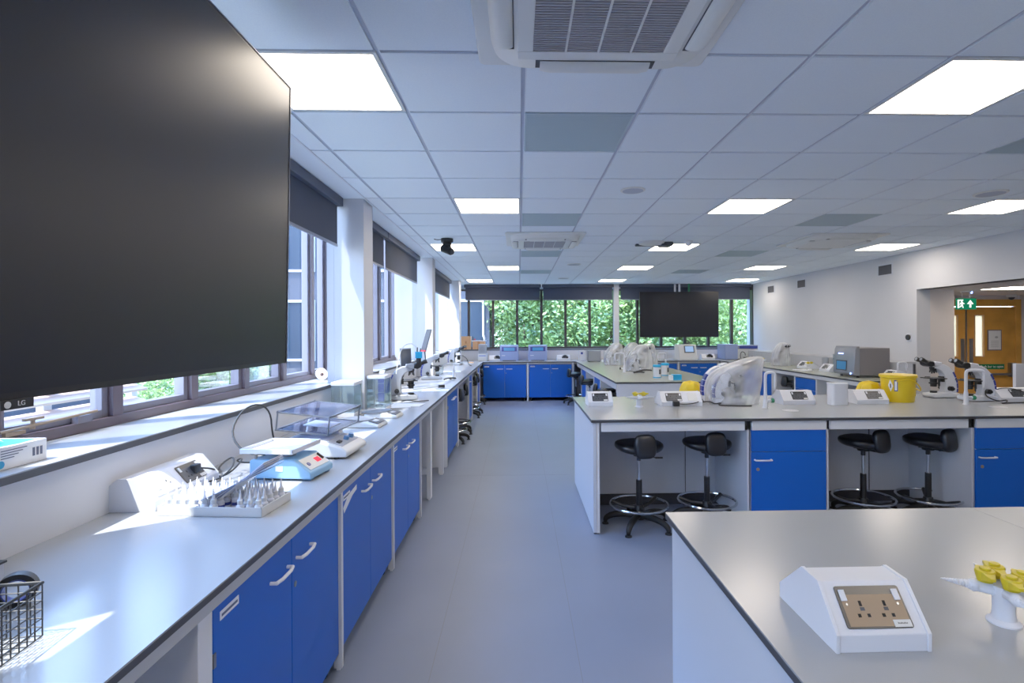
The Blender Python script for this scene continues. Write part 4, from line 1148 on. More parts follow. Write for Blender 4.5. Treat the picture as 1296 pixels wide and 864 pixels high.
# boxes and tray on the back sill
t = thing('cardboard_box', 'tall cardboard box on the back window sill, left of the pair', 'box', (-1.40, 12.93, SILL))
MB().box(0, .235, 0, .20, 0, .315).build('carton', 'card', t, bevel=.003); MB().box(.10, .14, -.001, 0, .14, .20).box(.1, .14, -.001, 0, 0, .06).build('printed_mark', 'card_tape', t)
t = thing('cardboard_box', 'low cardboard box on the back window sill, right of the pair', 'box', (-1.12, 12.93, SILL))
MB().box(0, .30, 0, .20, 0, .19).build('carton', 'card', t, bevel=.003); MB().box(.12, .18, -.001, 0, .0, .19).build('tape_strip', 'card_tape', t)
t = thing('metal_tray', 'shallow tray of small bottles on top of the low cardboard box', 'tray', (-1.14, 12.94, SILL+.192))
MB().box(0, .34, 0, .17, 0, .022).build('tray_body', 'plastic_white', t, bevel=.003)
for k, (x, hh, m_) in enumerate(((.02, .10, 'plastic_dark'), (.07, .05, 'red'), (.26, .09, 'plastic_dark'), (.31, .12, 'plastic_white'))):
    o = MB().lathe([(.001, .0), (.018, 0), (.018, hh*.6), (.008, hh*.75), (.008, hh), (.001, hh)], n=14).build('small_bottle', m_)
    o.location = (-1.14+x, 13.0, SILL+.215); tag(o, ['dark small bottle at the left end of the sill tray', 'tiny red-capped bottle on the sill tray', 'dark small bottle towards the right of the sill tray', 'white small bottle at the right end of the sill tray'][k], 'bottle')

# ---------------------------------------------------------------- right bench
t = thing('flow_cytometer', 'large grey-brown bench instrument with steel-blue front and screen on the right bench', 'instrument', (4.80, 7.47, BT))
b = MB(); b.box(.06, .50, 0, .48, .035, .425); b.build('housing', 'inst_grey', t, bevel=.008)
b = MB(); b.prism([(.0, .03), (-.03, .06), (-.005, .40), (.02, .45), (.06, .45), (.06, .03)], 'y', 0, .50); b.build('front_panel', 'inst_steel', t, bevel=.006)
# front panel is on the -x side: screen and lights sit on it
M = frameM((-.016, .27, .16), (0, -1, 0), (.06, 0, 1))
MB().box(-.16, .10, -.07, .08, .005, .010, M).build('screen_bezel', 'plastic_dark', t); MB().box(-.14, .08, -.055, .065, .010, .012, M).build('touch_screen', 'screen_blue', t)
MB().box(-.12, .0, .17, .185, .006, .009, M).build('status_bar', 'led_blue', t)
MB().cyl((-.036, .06, .06), (-.04, .06, .06), .014, n=14).build('power_light', 'led_blue', t)
f = MB()
for x, y in ((.06, .05), (.45, .05), (.06, .43), (.45, .43)): f.cyl((x, y, 0), (x, y, .036), .02)
f.build('feet', 'black', t)
t = thing('display_case', 'clear acrylic box with a white base and black knob beside the big grey instrument', 'device', (5.0, 8.10, BT))
MB().box(0, .2, 0, .26, 0, .14).build('base', 'plastic_off', t, bevel=.008); MB().cyl((-.02, .07, .07), (.0, .07, .07), .03).build('knob', 'black', t)
g_ = MB()
for q in ((0, .2, 0, .004), (0, .2, .256, .26), (0, .004, .004, .256), (.196, .2, .004, .256)): g_.box(*q, .14, .30)
g_.box(0, .2, 0, .26, .30, .304); g_.build('acrylic_cover', 'shield_glass', t)
o = MB().lathe([(.001, 0), (.05, 0), (.055, .21), (.035, .23), (.001, .23)], n=20).build('grey_flask', 'plastic_grey'); o.location = (5.22, 8.95, BT); tag(o, 'tall grey flask between two socket pods on the right bench', 'flask')
o = MB().box(0, .20, 0, .3, 0, .012).build('flat_tray', 'plastic_white', bevel=.003); o.location = (4.72, 8.78, BT); tag(o, 'flat white tray on the right bench in front of the grey flask', 'tray')
t = thing('small_stand', 'small black clamp stand at the far end of the right bench', 'stand', (4.80, 10.85, BT))
MB().box(-.05, .05, -.04, .04, 0, .015).cyl((0, 0, .01), (0, 0, .16), .008).build('rod_base', 'black', t); MB().ball((0, -.02, .11), .035).ball((.12, 0, .12), .03).cyl((0, 0, .12), (.12, 0, .12), .006).build('clamp', 'black', t)
# white partition at the right edge, past the island
o = MB().box(0, 1.2, 0, .04, 0.0, 1.185).build('white_screen_panel', 'plastic_white', bevel=.003); o.location = (5.74, 6.0, 0); tag(o, 'white upright panel at the right edge beyond the middle island', 'screen panel')
# ================================================================== LEFT BENCH THINGS
# glove box on the sill
t = thing('glove_box', 'white and blue cardboard glove dispenser on the left sill', 'box', (-1.80, 1.70, SILL), 0)
MB().box(0, .165, 0, .195, 0, .072).build('carton', 'paper', t, bevel=.002)
MB().add([(.02, .02, .073), (.145, .02, .073), (.16, .10, .073), (.145, .18, .073), (.02, .18, .073)], [(0,1,2,3,4)]).build('blue_opening', 'cyan', t)
MB().add([(.03, .05, .074), (.10, .04, .11), (.07, .10, .10), (.03, .12, .074), (.12, .09, .08)], [(0,1,2), (0,2,3), (1,4,2)]).build('glove', 'plastic_white', t)
for k in range(4): 
    MB().box(.1655, .166, .03+.0*k, .12-.015*k, .058-.008*k, .061-.008*k).build('printed_line', 'print', t)
MB().cyl((.1655, .03, .018), (.1662, .03, .018), .012, n=18).build('round_logo', 'cyan', t)
for k in range(3): MB().box(.1655, .166, .14+.014*k, .149+.014*k, .022, .05).build('printed_symbol', 'print', t)

# dark-lidded grey box, tape roll, wire basket at the lower left corner
t = thing('grey_box', 'grey box with a dark top at the left end of the bench', 'box', (-1.575, 1.405, BT+.003))
MB().box(0, .16, 0, .10, 0, .06).build('box_body', 'panel_grey', t); MB().box(-.0, .165, -.003, .104, .06, .066).build('dark_top', 'black', t)
t = thing('tape_roll', 'black roll of tape on edge beside the wire basket', 'tape', (-1.275, 1.39, BT))
M = rotM((0, 0, .042), rx=R90, rz=0.5)
MB().lathe([(.042, -.013), (.042, .013), (.029, .013), (.029, -.013), (.042, -.013)], n=32, M=M, caps=False).build('tape', 'black', t); MB().lathe([(.0285, -.013), (.0285, .013), (.026, .013), (.026, -.013), (.0285, -.013)], n=32, M=M, caps=False).build('core', 'stripe_blue', t)
t = thing('wire_basket', 'black wire basket cut by the left edge of the picture', 'basket', (-1.30, 1.00, BT+.003), .12)
W_, D_, H_ = .24, .22, .12
MB().tube([(0, 0, H_), (W_, 0, H_), (W_, D_, H_), (0, D_, H_)], .0042, 8, closed=True).build('top_rim', 'black', t)
wm = MB()
for k in range(11):
    x = W_*k/10
    for y in (0, D_): wm.cyl((x, y, 0), (x, y, H_), .0016, n=6)
    wm.cyl((x, 0, 0), (x, D_, 0), .0016, n=6)
for k in range(1, 10):
    y = D_*k/10
    for x in (0, W_): wm.cyl((x, y, 0), (x, y, H_), .0016, n=6)
    wm.cyl((0, y, 0), (W_, y, 0), .0016, n=6)
for k in range(6):
    z = H_*k/6
    for a, b in (((0,0), (W_,0)), ((W_,0), (W_,D_)), ((W_,D_), (0,D_)), ((0,D_), (0,0))): wm.cyl((*a, z), (*b, z), .0016, n=6)
wm.build('wire_mesh', 'black', t)

# dropper bottle tray
TR = (-1.366, 2.03)
t = thing('bottle_tray', 'long shallow white tray full of dropper bottles', 'tray', (-1.37, 2.055, BT), -.09)
TW, TD = .41, .21
b = MB(); b.box(0, TW, 0, TD, 0, .004)
for q in ((0, TW, 0, .004), (0, TW, TD-.004, TD), (0, .004, 0, TD), (TW-.004, TW, 0, TD)): b.box(*q, 0, .036)
b.build('tray_body', 'plastic_off', t, bevel=.001)
bt = None; k = 0
Mt = Matrix.Translation((-1.37, 2.055, BT)) @ Matrix.Rotation(-.09, 4, 'Z')
rows, colsn = 5, 11
lbl_col = ['first', 'second', 'third', 'fourth', 'fifth', 'sixth', 'seventh', 'eighth', 'ninth', 'tenth', 'eleventh']
lbl_row = ['front', 'second', 'third', 'fourth', 'back']
for r in range(rows):
    for c in range(colsn):
        if c == 7 and r < 3 or (c == 6 and r < 2): continue
        x = .028+c*.0355; y = .026+r*.039+random.uniform(-.003, .003)
        p = Mt @ Vector((x, y, .0045))
        lb = 'white dropper bottle in the tray, %s row, %s from left' % (lbl_row[r], lbl_col[c])
        if bt is None:
            bt = thing('dropper_bottle', lb, 'bottle', p, 0, 'white dropper bottles standing in the tray')
            MB().lathe([(.001, 0), (.0145, 0), (.0145, .030), (.009, .037), (.009, .040)], n=16).build('bottle_body', 'plastic_white', bt)
            MB().lathe([(.0105, .039), (.0105, .052), (.0085, .054)], n=16).build('collar', 'plastic_off', bt)
            MB().lathe([(.0085, .054), (.0055, .058), (.0016, .093), (.001, .094)], n=14).build('nozzle', 'plastic_white', bt)
            MB().lathe([(.0147, .008), (.0147, .020)], n=16, caps=False).build('label_band', 'stripe_blue', bt)
        else: dup(bt, p, random.uniform(0, 6), lb)
# leaning folders / leaflets in the tray
LW = ['lowest', 'second', 'third', 'fourth', 'fifth', 'sixth', 'seventh', 'topmost']
for k in range(8):
    M = rotM((0, 0, 0), ry=0)
    mb = MB(); L = .27-.008*k; 
    a = math.radians(24+k*2.2)
    d = Vector((math.cos(a), .10, math.sin(a))).normalized(); w = Vector((.0, 1, 0))
    P0 = Vector((0, 0, 0)); n_ = d.cross(w).normalized()
    vs = [P0, P0+w*.15, P0+w*.15+d*L, P0+d*L]; vs2 = [v+n_*.0015 for v in vs]
    mb.add(vs+vs2, [(0,1,2,3), (7,6,5,4), (0,1,5,4), (1,2,6,5), (2,3,7,6), (3,0,4,7)])
    o = mb.build('leaflet', 'inst_blue' if k % 2 == 0 else 'paper', smooth=False); p = Mt @ Vector((.150+k*.009, .012+.004*k, .050)); o.location = p; o.rotation_euler = (0, 0, -.05)
    tag(o, LW[k]+' of the bluish leaflets leaning in the bottle tray, counted upward', 'leaflet', 'leaflets leaning in the bottle tray')
cable('loops of black cable behind the dropper bottles', [(-1.43, 2.42, .93), (-1.40, 2.50, .905), (-1.36, 2.58, .95), (-1.40, 2.66, .99), (-1.45, 2.62, .95), (-1.42, 2.54, .91), (-1.36, 2.56, .93), (-1.36, 2.68, .975), (-1.42, 2.70, .95), (-1.36, 2.74, .93), (-1.30, 2.76, .945)], .0042)

# blue shaker
t = thing('orbital_shaker', 'light blue shaker with a white platform and red display', 'shaker', (-1.262, 2.53, BT), -.13)
b = MB(); b.prism([(0, .010), (-.0, .09), (.008, .097), (.215, .097), (.30, .038), (.302, .010)], 'y', 0, .215)
b.build('body', 'plastic_blue', t, bevel=.006)
b = MB()
for x in (.012, .25):
    for y in (.02, .17): b.box(x, x+.04, y, y+.03, 0, .012)
b.build('feet', 'plastic_blue_dk', t)
sy = Vector((-.085, 0, .059)).normalized(); M = frameM((.2585, .1075, .0685), (0, 1, 0), sy)
MB().rbox(-.085, .092, -.036, .038, 0, .002, .004, 3, M).build('control_panel', 'plastic_off', t)
MB().box(.015, .055, -.012, .016, .002, .004, M).build('red_display', 'led_red', t)
MB().cyl(M @ Vector((-.055, -.004, .002)), M @ Vector((-.055, -.004, .005)), .011, n=18).build('round_badge', 'stripe_blue', t)
MB().box(.068, .074, -.01, .03, .002, .012, M).build('rocker_switch', 'black', t)
MB().box(.13, .165, -.002, 0, .045, .068).build('paper_tag', 'paper', t)
MB().cyl((.13, .10, .097), (.13, .10, .128), .04, n=24).build('drive_hub', 'plastic_grey', t)
MB().cyl((.02, .02, .095), (.02, .02, .128), .006).build('pin', 'steel', t)
b = MB(); b.box(-.035, .225, -.02, .24, .128, .134)
for q in ((-.035, .225, -.02, -.014), (-.035, .225, .234, .24), (-.035, -.029, -.02, .24), (.219, .225, -.02, .24)): b.box(*q, .134, .150)
po = b.build('platform', 'plastic_white', t, bevel=.002)

cable('black cable arching up behind the light blue shaker', [(-1.23, 2.62, 1.0), (-1.32, 2.60, 1.01), (-1.42, 2.66, 1.09), (-1.42, 2.76, 1.19), (-1.38, 2.86, 1.22), (-1.36, 2.96, 1.16), (-1.37, 3.0, 1.03), (-1.36, 3.02, .96)], .0048)

# white rocker with smoked acrylic cage
t = thing('platform_rocker', 'off-white rocker with blue knobs and a two-tier acrylic cage', 'rocker', (-1.30, 2.93, BT), -.06)
b = MB(); b.prism([(0, .012), (0, .10), (.20, .10), (.235, .093), (.345, .062), (.372, .040), (.372, .022), (.360, .012)], 'y', 0, .30); b.build('body', 'plastic_off', t, bevel=.012, seg=3)
b = MB()
for x in (.03, .30):
    for y in (.03, .25): b.cyl((x, y, 0), (x, y, .014), .014)
b.build('feet', 'black', t)
M = frameM((.29, .15, .0787), (0, 1, 0), Vector((-.11, 0, .031)).normalized())
MB().box(-.12, .12, -.045, .045, 0, .002, M).build('control_panel', 'plastic_grey', t)
for u in (.02, .09): MB().cyl(M @ Vector((u, -.008, .002)), M @ Vector((u, -.008, .022)), .016, .014, 18).build('blue_knob', 'plastic_blue_dk', t)
MB().box(-.09, -.05, -.015, .005, .002, .01, M).build('rocker_switch', 'black', t)
MB().cyl((.12, .20, .10), (.12, .20, .125), .03).box(.0, .26, .18, .22, .11, .122).build('rocking_bar', 'plastic_white', t)
tilt = .10
Mc = Matrix.Translation((.105, .27, .140)) @ Matrix.Rotation(tilt, 4, 'Y') @ Matrix.Rotation(0, 4, 'Z')
cx, cy, ch = .15, .235, .098
for z in (0, ch):
    fr = MB()
    for q in ((-cx, cx, -cy, -cy+.008), (-cx, cx, cy-.008, cy), (-cx, -cx+.008, -cy, cy), (cx-.008, cx, -cy, cy)): fr.box(*q, z-.004, z+.004, Mc)
    fr.build('cage_frame', 'steel', t)
    MB().box(-cx+.004, cx-.004, -cy+.004, cy-.004, z-.001, z+.001, Mc).build('acrylic_shelf', 'acrylic', t)
for x in (-cx+.005, cx-.005):
    for y in (-cy+.005, cy-.005): MB().cyl(Mc @ Vector((x, y, 0)), Mc @ Vector((x, y, ch+.008)), .0048, n=10).build('corner_post', 'steel', t)
MB().box(-.08, .08, -.05, .12, .001, .004, Mc).build('paper_sheet', 'paper', t)

# two compact balances
def balance(label, loc, rz):
    t = thing('compact_balance', label, 'balance', loc, rz, 'compact balances with round dark pans')
    MB().prism([(-.10, .0), (-.10, .03), (.03, .035), (.10, .018), (.105, 0)], 'y', -.075, .075).build('case', 'plastic_off', t, bevel=.008)
    MB().lathe([(.001, .038), (.085, .038), (.092, .041), (.092, .036), (.02, .032)], c=(-.05, 0, 0), n=36).build('weighing_pan', 'inst_steel', t)
    t.scale = (1.3, 1.3, 1.3)
    M = frameM((.068, 0, .0275), (0, 1, 0), Vector((-.07, 0, .017)).normalized())
    MB().box(-.06, .06, -.025, .03, 0, .003, M).build('display_panel', 'plastic_dark', t)
    MB().box(-.035, .02, -.005, .02, .003, .004, M).build('readout', 'plastic_grey', t)
    return t
b0 = balance('compact balance with a dark round pan, nearer of two on the left bench', (-1.13, 3.96, BT), -.1)
dup(b0, (-1.10, 4.37, BT), -.05, 'compact balance with a dark round pan, farther of two on the left bench')

# glass draft shields
def shield(label, loc, w, d, h, lid=.03, rz=0):
    t = thing('draft_shield_balance', label, 'balance', loc, rz, 'glass-walled analytical balances')
    MB().box(0, w, 0, d, 0, .035).build('base', 'plastic_white', t, bevel=.004)
    g = MB()
    for q in ((0, w, 0, .004), (0, w, d-.004, d), (0, .004, .004, d-.004), (w-.004, w, .004, d-.004)): g.box(*q, .035, h-lid)
    g.build('glass_panels', 'shield_glass', t)
    MB().rbox(-.004, w+.004, -.004, d+.004, h-lid, h, .01).build('lid', 'plastic_white', t, bevel=.004)
    MB().cyl((w/2, d/2, .035), (w/2, d/2, .05), w*.22, n=24).build('weighing_pan', 'chrome', t)
    for x in (.008, w-.008): MB().cyl((x, d-.008, .035), (x, d-.008, h-lid), .006, n=8).build('corner_post', 'plastic_off', t)
    return t
s0 = shield('glass-walled balance with white lid, left one beside the first pier', (-1.52, 4.36, BT), .185, .22, .285)
shield('glass-walled balance with white lid, taller right one by the first pier', (-1.312, 4.64, BT), .155, .23, .315)

# papers, power strip, leads around the first microscope
for k, (x, y, r) in enumerate(((-1.16, 4.98, .2), (-1.06, 5.05, -.1), (-.98, 6.3, .05), (-1.15, 9.2, .1))):
    o = MB().box(-.15, .15, -.105, .105, 0, .0015).build('paper_sheet', 'paper'); o.location = (x, y, BT+.0005+.0016*(k == 1)); o.rotation_euler = (0, 0, r)
    tag(o, ['white paper sheet beside the farther compact balance, lower one', 'white paper sheet overlapping another in front of the first microscope', 'white paper sheet on the left bench beyond the first microscope', 'white paper sheet on the left bench near the thin post tap'][k], 'paper')
t = thing('microscope_body_box', 'tall flat grey panelled unit with blue squares beside the first left microscope', 'device', (-1.36, 5.20, BT), .15)
MB().prism([(0, 0), (0, .27), (.13, .31), (.20, .31), (.20, 0)], 'x', 0, .05).build('grey_panel', 'plastic_grey', t, bevel=.004)
for k in range(3): MB().box(-.004, .054, -.003, 0, .02+k*.088, .10+k*.088).build('blue_square', 'stripe_blue', t)
cable('thin black leads hanging beside the tall glass balance', [(-1.44, 5.0, 1.08), (-1.42, 5.05, 1.0), (-1.46, 5.10, .98), (-1.40, 5.12, .93), (-1.44, 5.05, .91)], .005)
cable('black leads on the bench at the foot of the first left microscope', [(-1.15, 5.25, .91), (-1.08, 5.20, .93), (-1.0, 5.24, .91), (-.95, 5.32, .906), (-.9, 5.34, .906)], .005)
# camera + tablets on microscopes
t = thing('microscope_camera', 'bright blue camera block on the first left microscope', 'camera', (-1.02, 5.46, BT+.372), .2)
MB().rbox(-.035, .035, -.03, .03, .05, .115, .006).build('camera_block', 'cyan', t, bevel=.003); MB().cyl((0, 0, 0), (0, 0, .05), .025, n=18).build('mount_tube', 'black', t)
MB().cyl((-.015, 0, .115), (-.012, 0, .16), .006).cyl((.015, 0, .115), (.02, 0, .15), .005).build('plug', 'black', t)
MB().tube([(-.01, 0, .15), (-.08, 0, .21), (-.16, -.02, .17), (-.2, -.05, .05), (-.22, -.08, -.1)], .004, smooth=2).build('lead', 'plastic_off', t)
def tablet(label, loc, rz, w, h, lean, m):
    t = thing('tablet_monitor', label, 'monitor', loc, rz)
    M = rotM((0, 0, .0), rx=lean)
    MB().rbox(-w/2, w/2, -.008, .008, 0, h, .004, 2, M).build('housing', m, t)
    MB().box(-w/2+.006, w/2-.006, -.010, -.008, .02, h-.01, M).build('screen', 'plastic_dark', t)
    MB().box(-w/2, w/2, -.011, .009, -.004, .014, M).build('red_strip', 'red', t)
    return t
tb = tablet('tilted grey-green tablet screen with red lower edge, left of the blue camera', (-1.18, 5.62, 1.19), .45, .12, .23, -.15, 'plastic_grey')
MB().tube([(0, .02, .02), (-.03, .06, -.1), (-.1, .1, -.29)], .008, smooth=1).build('stand_arm', 'plastic_dark', tb)
tb = tablet('tall dark screen tilted away, behind the blue camera', (-1.42, 7.98, 1.30), -.9, .14, .34, -.3, 'plastic_dark')
MB().tube([(0, .02, .02), (.0, .04, -.2), (0, .04, -.395)], .01).build('stand_arm', 'plastic_dark', tb)
# small black handset lying on the bench
t = thing('black_handset', 'black-headed cable handset lying on the bench before the second microscope', 'device', (-.98, 6.62, BT), .3)
MB().tube([(-.35, -.25, .02), (-.15, -.12, .02), (0, 0, .02)], .010, smooth=1).build('lead', 'plastic_grey', t); MB().rbox(-.02, .06, -.025, .025, 0, .035, .01).build('head_block', 'black', t, bevel=.006)
cable('dark cables on the bench beside the second left microscope', [(-1.05, 7.5, .92), (-1.0, 7.55, .94), (-.95, 7.6, .91), (-1.02, 7.7, .93), (-.92, 7.8, .91)], .009)
o = MB().lathe([(.001, 0), (.06, 0), (.07, .14), (.001, .15)], n=24).build('glass_jar', 'shield_glass'); o.location = (-1.30, 8.75, BT); tag(o, 'pale glass jar between the second and farthest left microscopes', 'jar')
cable('red and black tubing by the farthest left microscope', [(-1.15, 10.9, 1.1), (-1.05, 10.8, 1.05), (-1.0, 10.7, .92), (-.95, 10.7, .91)], .008)
o = MB().box(-.05, .05, -.03, .03, 0, .02).build('wooden_rack', 'card'); o.location = (-1.05, 11.75, BT); tag(o, 'small brown rack at the far end of the left bench', 'rack')
# roll of tissue on the sill by the first pier
t = thing('tissue_roll', 'white roll with a brown core lying on the sill at the first pier', 'paper roll', (-1.80, 4.92, SILL+.052), 0)
M = rotM((0, 0, 0), rx=R90, rz=.4)
MB().lathe([(.05, -.06), (.05, .06), (.016, .06), (.016, -.06), (.05, -.06)], n=28, M=M, caps=False).build('roll', 'paper', t)
MB().lathe([(.0165, -.061), (.0165, .061), (.012, .061), (.012, -.061), (.0165, -.061)], n=18, M=M, caps=False).build('cardboard_core', 'card_tape', t)

# ================================================================== SCREENS
t = thing('wall_screen', 'huge black flat screen filling the upper left, edge on to the windows', 'screen', (-.918, 1.165, 1.47), 0)
W_, H_ = 1.93, 1.085
Ms = Matrix.Rotation(-.020, 4, 'Y')
def sb(x0, x1, y0, y1, z0, z1, M=None): return MB().box(x0, x1, y0, y1, z0, z1, Ms)
# top edge leans toward the aisle a touch, as hung
Ms = Matrix.Rotation(.020, 4, 'Y')
MB().rbox(-.045, 0, -W_/2, W_/2, 0, H_, .004, 2, Ms).build('housing', 'tv_bezel', t)
MB().box(0.0002, .0012, -W_/2+.010, W_/2-.010, .014, H_-.010, Ms).build('screen_panel', 'tv_screen', t)
fr = MB()
fr.box(-.046, .003, W_/2-.0005, W_/2+.0035, -.001, H_+.001, Ms).box(-.046, .003, -W_/2, W_/2, H_-.001, H_+.003, Ms)
fr.build('silver_trim', 'tv_lip', t)
MB().box(-.03, .006, -.20, -.135, -.016, .001, Ms).build('logo_housing', 'black', t)
lg = MB().cyl(Ms @ Vector((.0062, -.187, -.007)), Ms @ Vector((.007, -.187, -.007)), .0062, n=20).build('logo_disc', 'plastic_off', t)
text('logo_letters', 'LG', .0125, 'plastic_off', t, Ms @ frameM((.0064, -.160, -.0068), (0, 1, 0), (0, 0, 1)))
MB().box(-.09, -.045, -.3, .3, .3, .8, Ms).box(-.075, -.055, -.22, -.16, .5, 1.258).box(-.075, -.055, .16, .22, .5, 1.258).build('ceiling_bracket', 'black', t)

t = thing('hanging_screen', 'black flat screen hung from the ceiling before the back windows', 'screen', (3.915, 12.90, 1.425), 0)
MB().rbox(-.97, .97, 0, .05, 0, 1.11, .004).build('housing', 'tv_bezel', t)
MB().box(-.96, .96, -.0015, -.0002, .012, 1.10).build('screen_panel', 'tv_screen', t)
for x in (-.10, .01): MB().box(x-.022, x+.022, .012, .030, 1.11, 1.306).build('hanger', 'plastic_white', t)
MB().box(.225, .265, .012, .030, 1.11, 1.306).build('hanger', 'green', t)
MB().box(-.3, .3, .05, .065, .3, 1.0).build('mount_plate', 'black', t)

# ================================================================== LOBBY
DY = 9.055
d = bpy.data.objects.new('door_1', None); COL.objects.link(d); struct(d); d.location = (0, DY, 0)
f = MB(); f.box(7.30, 7.38, -.05, .0, 0, 2.10); f.box(8.62, 8.72, -.05, 0, 0, 2.10); f.box(7.38, 8.62, -.05, 0, 1.98, 2.10); f.build('door_frame', 'wood', d, bevel=.003)
def leaf(x0, x1, gx0, gx1):
    l = MB()
    for q in ((x0, gx0, 0.01, 1.97), (gx1, x1, .01, 1.97), (gx0, gx1, .01, 1.12), (gx0, gx1, 1.82, 1.97)): l.box(q[0], q[1], -.035, -.0, q[2], q[3])
    lo = l.build('door_leaf', 'wood', d)
    MB().box(gx0, gx1, -.02, -.015, 1.12, 1.82).build('vision_panel', 'door_glass', lo)
    b_ = MB()
    for q in ((gx0-.015, gx0, 1.105, 1.835), (gx1, gx1+.015, 1.105, 1.835), (gx0, gx1, 1.105, 1.12), (gx0, gx1, 1.82, 1.835)): b_.box(q[0], q[1], -.045, -.035, q[2], q[3])
    b_.build('glazing_bead', 'card', lo)
    return lo
la = leaf(7.385, 7.735, 7.46, 7.585); lb_ = leaf(7.745, 8.615, 7.905, 8.05)
MB().box(7.728, 7.752, -.05, -.036, .02, 1.96).build('meeting_strip', 'steel', la)
MB().box(7.65, 7.715, -.038, -.035, .95, 1.42).build('finger_plate', 'steel', la)
MB().box(7.80, 7.87, -.038, -.035, .95, 1.42).build('finger_plate', 'steel', lb_)
MB().box(7.78, 8.58, -.10, -.07, .79, .825).box(7.80, 7.86, -.10, -.035, .75, .87).box(8.48, 8.57, -.11, -.035, .76, 1.0).build('push_bar', 'steel', lb_)
t = thing('push_bar_sign', 'green sign reading Push bar to open on the wooden door', 'sign', (8.165, DY-.0375, .935))
MB().box(-.255, .255, -.003, 0, -.045, .045).build('sign_board', 'sign_green', t)
text('sign_words', 'Push bar to open', .058, 'paper', t, frameM((.035, -.0035, .0), (1, 0, 0), (0, 0, 1)))
MB().add([(-.235, -.0036, .0), (-.222, -.0036, -.018), (-.195, -.0036, .03), (-.203, -.0036, .033), (-.222, -.0036, .0), (-.229, -.0036, .008)], [(0,1,2,3,4,5)]).build('tick_mark', 'paper', t)
t = thing('door_notice', 'framed white notice on the wooden door', 'notice', (8.245, DY-.0375, 1.395))
MB().box(-.125, .125, -.008, 0, -.18, .18).build('notice_frame', 'frame_silver', t); s = MB().box(-.108, .108, -.010, -.008, -.163, .163)
s.build('notice_paper', 'paper', t)
mb = MB().ball((.03, -.0105, .05), .03, .0008, .018)
for k in range(5): mb.box(-.07, .07, -.0108, -.010, -.02-.025*k, -.014-.025*k)
mb.build('printed_lines', 'panel_grey', t)
# exit sign hanging in the opening
t = thing('exit_sign', 'green running man exit sign with an up arrow, hung at the opening', 'sign', (6.87, 8.0, 1.975))
MB().box(-.155, .155, -.01, .01, -.085, .085).build('sign_board', 'exit_green', t)
g_ = MB(); y = -.0108
def q4(*p): g_.add([(a, y, b_) for a, b_ in p], [tuple(range(len(p)))])
q4((-.14, -.065), (-.115, -.065), (-.115, .065), (-.14, .065))
q4((-.115, .05), (-.05, .05), (-.05, .065), (-.115, .065))
g_.ball((-.075, y, .04), .014, .0005, .014, n=12, m=6)
q4((-.095, .02), (-.06, .03), (-.05, -.005), (-.08, -.015)); q4((-.08, -.01), (-.06, -.012), (-.045, -.06), (-.06, -.062)); q4((-.08, -.01), (-.065, -.03), (-.105, -.055), (-.112, -.045)); q4((-.06, .025), (-.03, .005), (-.035, -.003), (-.065, .012)); q4((-.095, .02), (-.11, -.01), (-.102, -.014), (-.085, .008))
q4((.045, -.055), (.075, -.055), (.075, .01), (.045, .01)); q4((.01, .0), (.06, .06), (.11, .0), (.085, -.004), (.06, .028), (.035, -.004))
g_.build('exit_pictogram', 'exit_white', t, smooth=False)
MB().cyl((-.06, 0, .085), (-.06, 0, .195), .004).cyl((.06, 0, .085), (.06, 0, .195), .004).box(-.08, .08, -.015, .015, .18, .194).build('hanger', 'plastic_white', t)
MB().cyl((.09, 0, .16), (.09, 0, .192), .012).build('indicator_lamp', 'led_blue', t)
# lobby ceiling light
t = thing('ceiling_light', 'ceiling light in the lobby beyond the opening', 'ceiling light', (7.05, 7.35, 2.168))
MB().box(-.30, .30, -.28, .28, -.004, 0).build('frame', 'plastic_off', t); MB().box(-.285, .285, -.265, .265, -.006, -.004).build('diffuser', 'panel_light', t)
t = thing('dome_camera', 'white dome camera on the lobby ceiling above the door', 'camera', (8.35, 8.8, 2.168))
MB().lathe([(.07, 0), (.07, -.03), (.06, -.045), (.001, -.05)], n=20).build('dome_base', 'plastic_off', t); MB().ball((0, 0, -.045), .045, n=14).build('dome', 'plastic_dark', t)

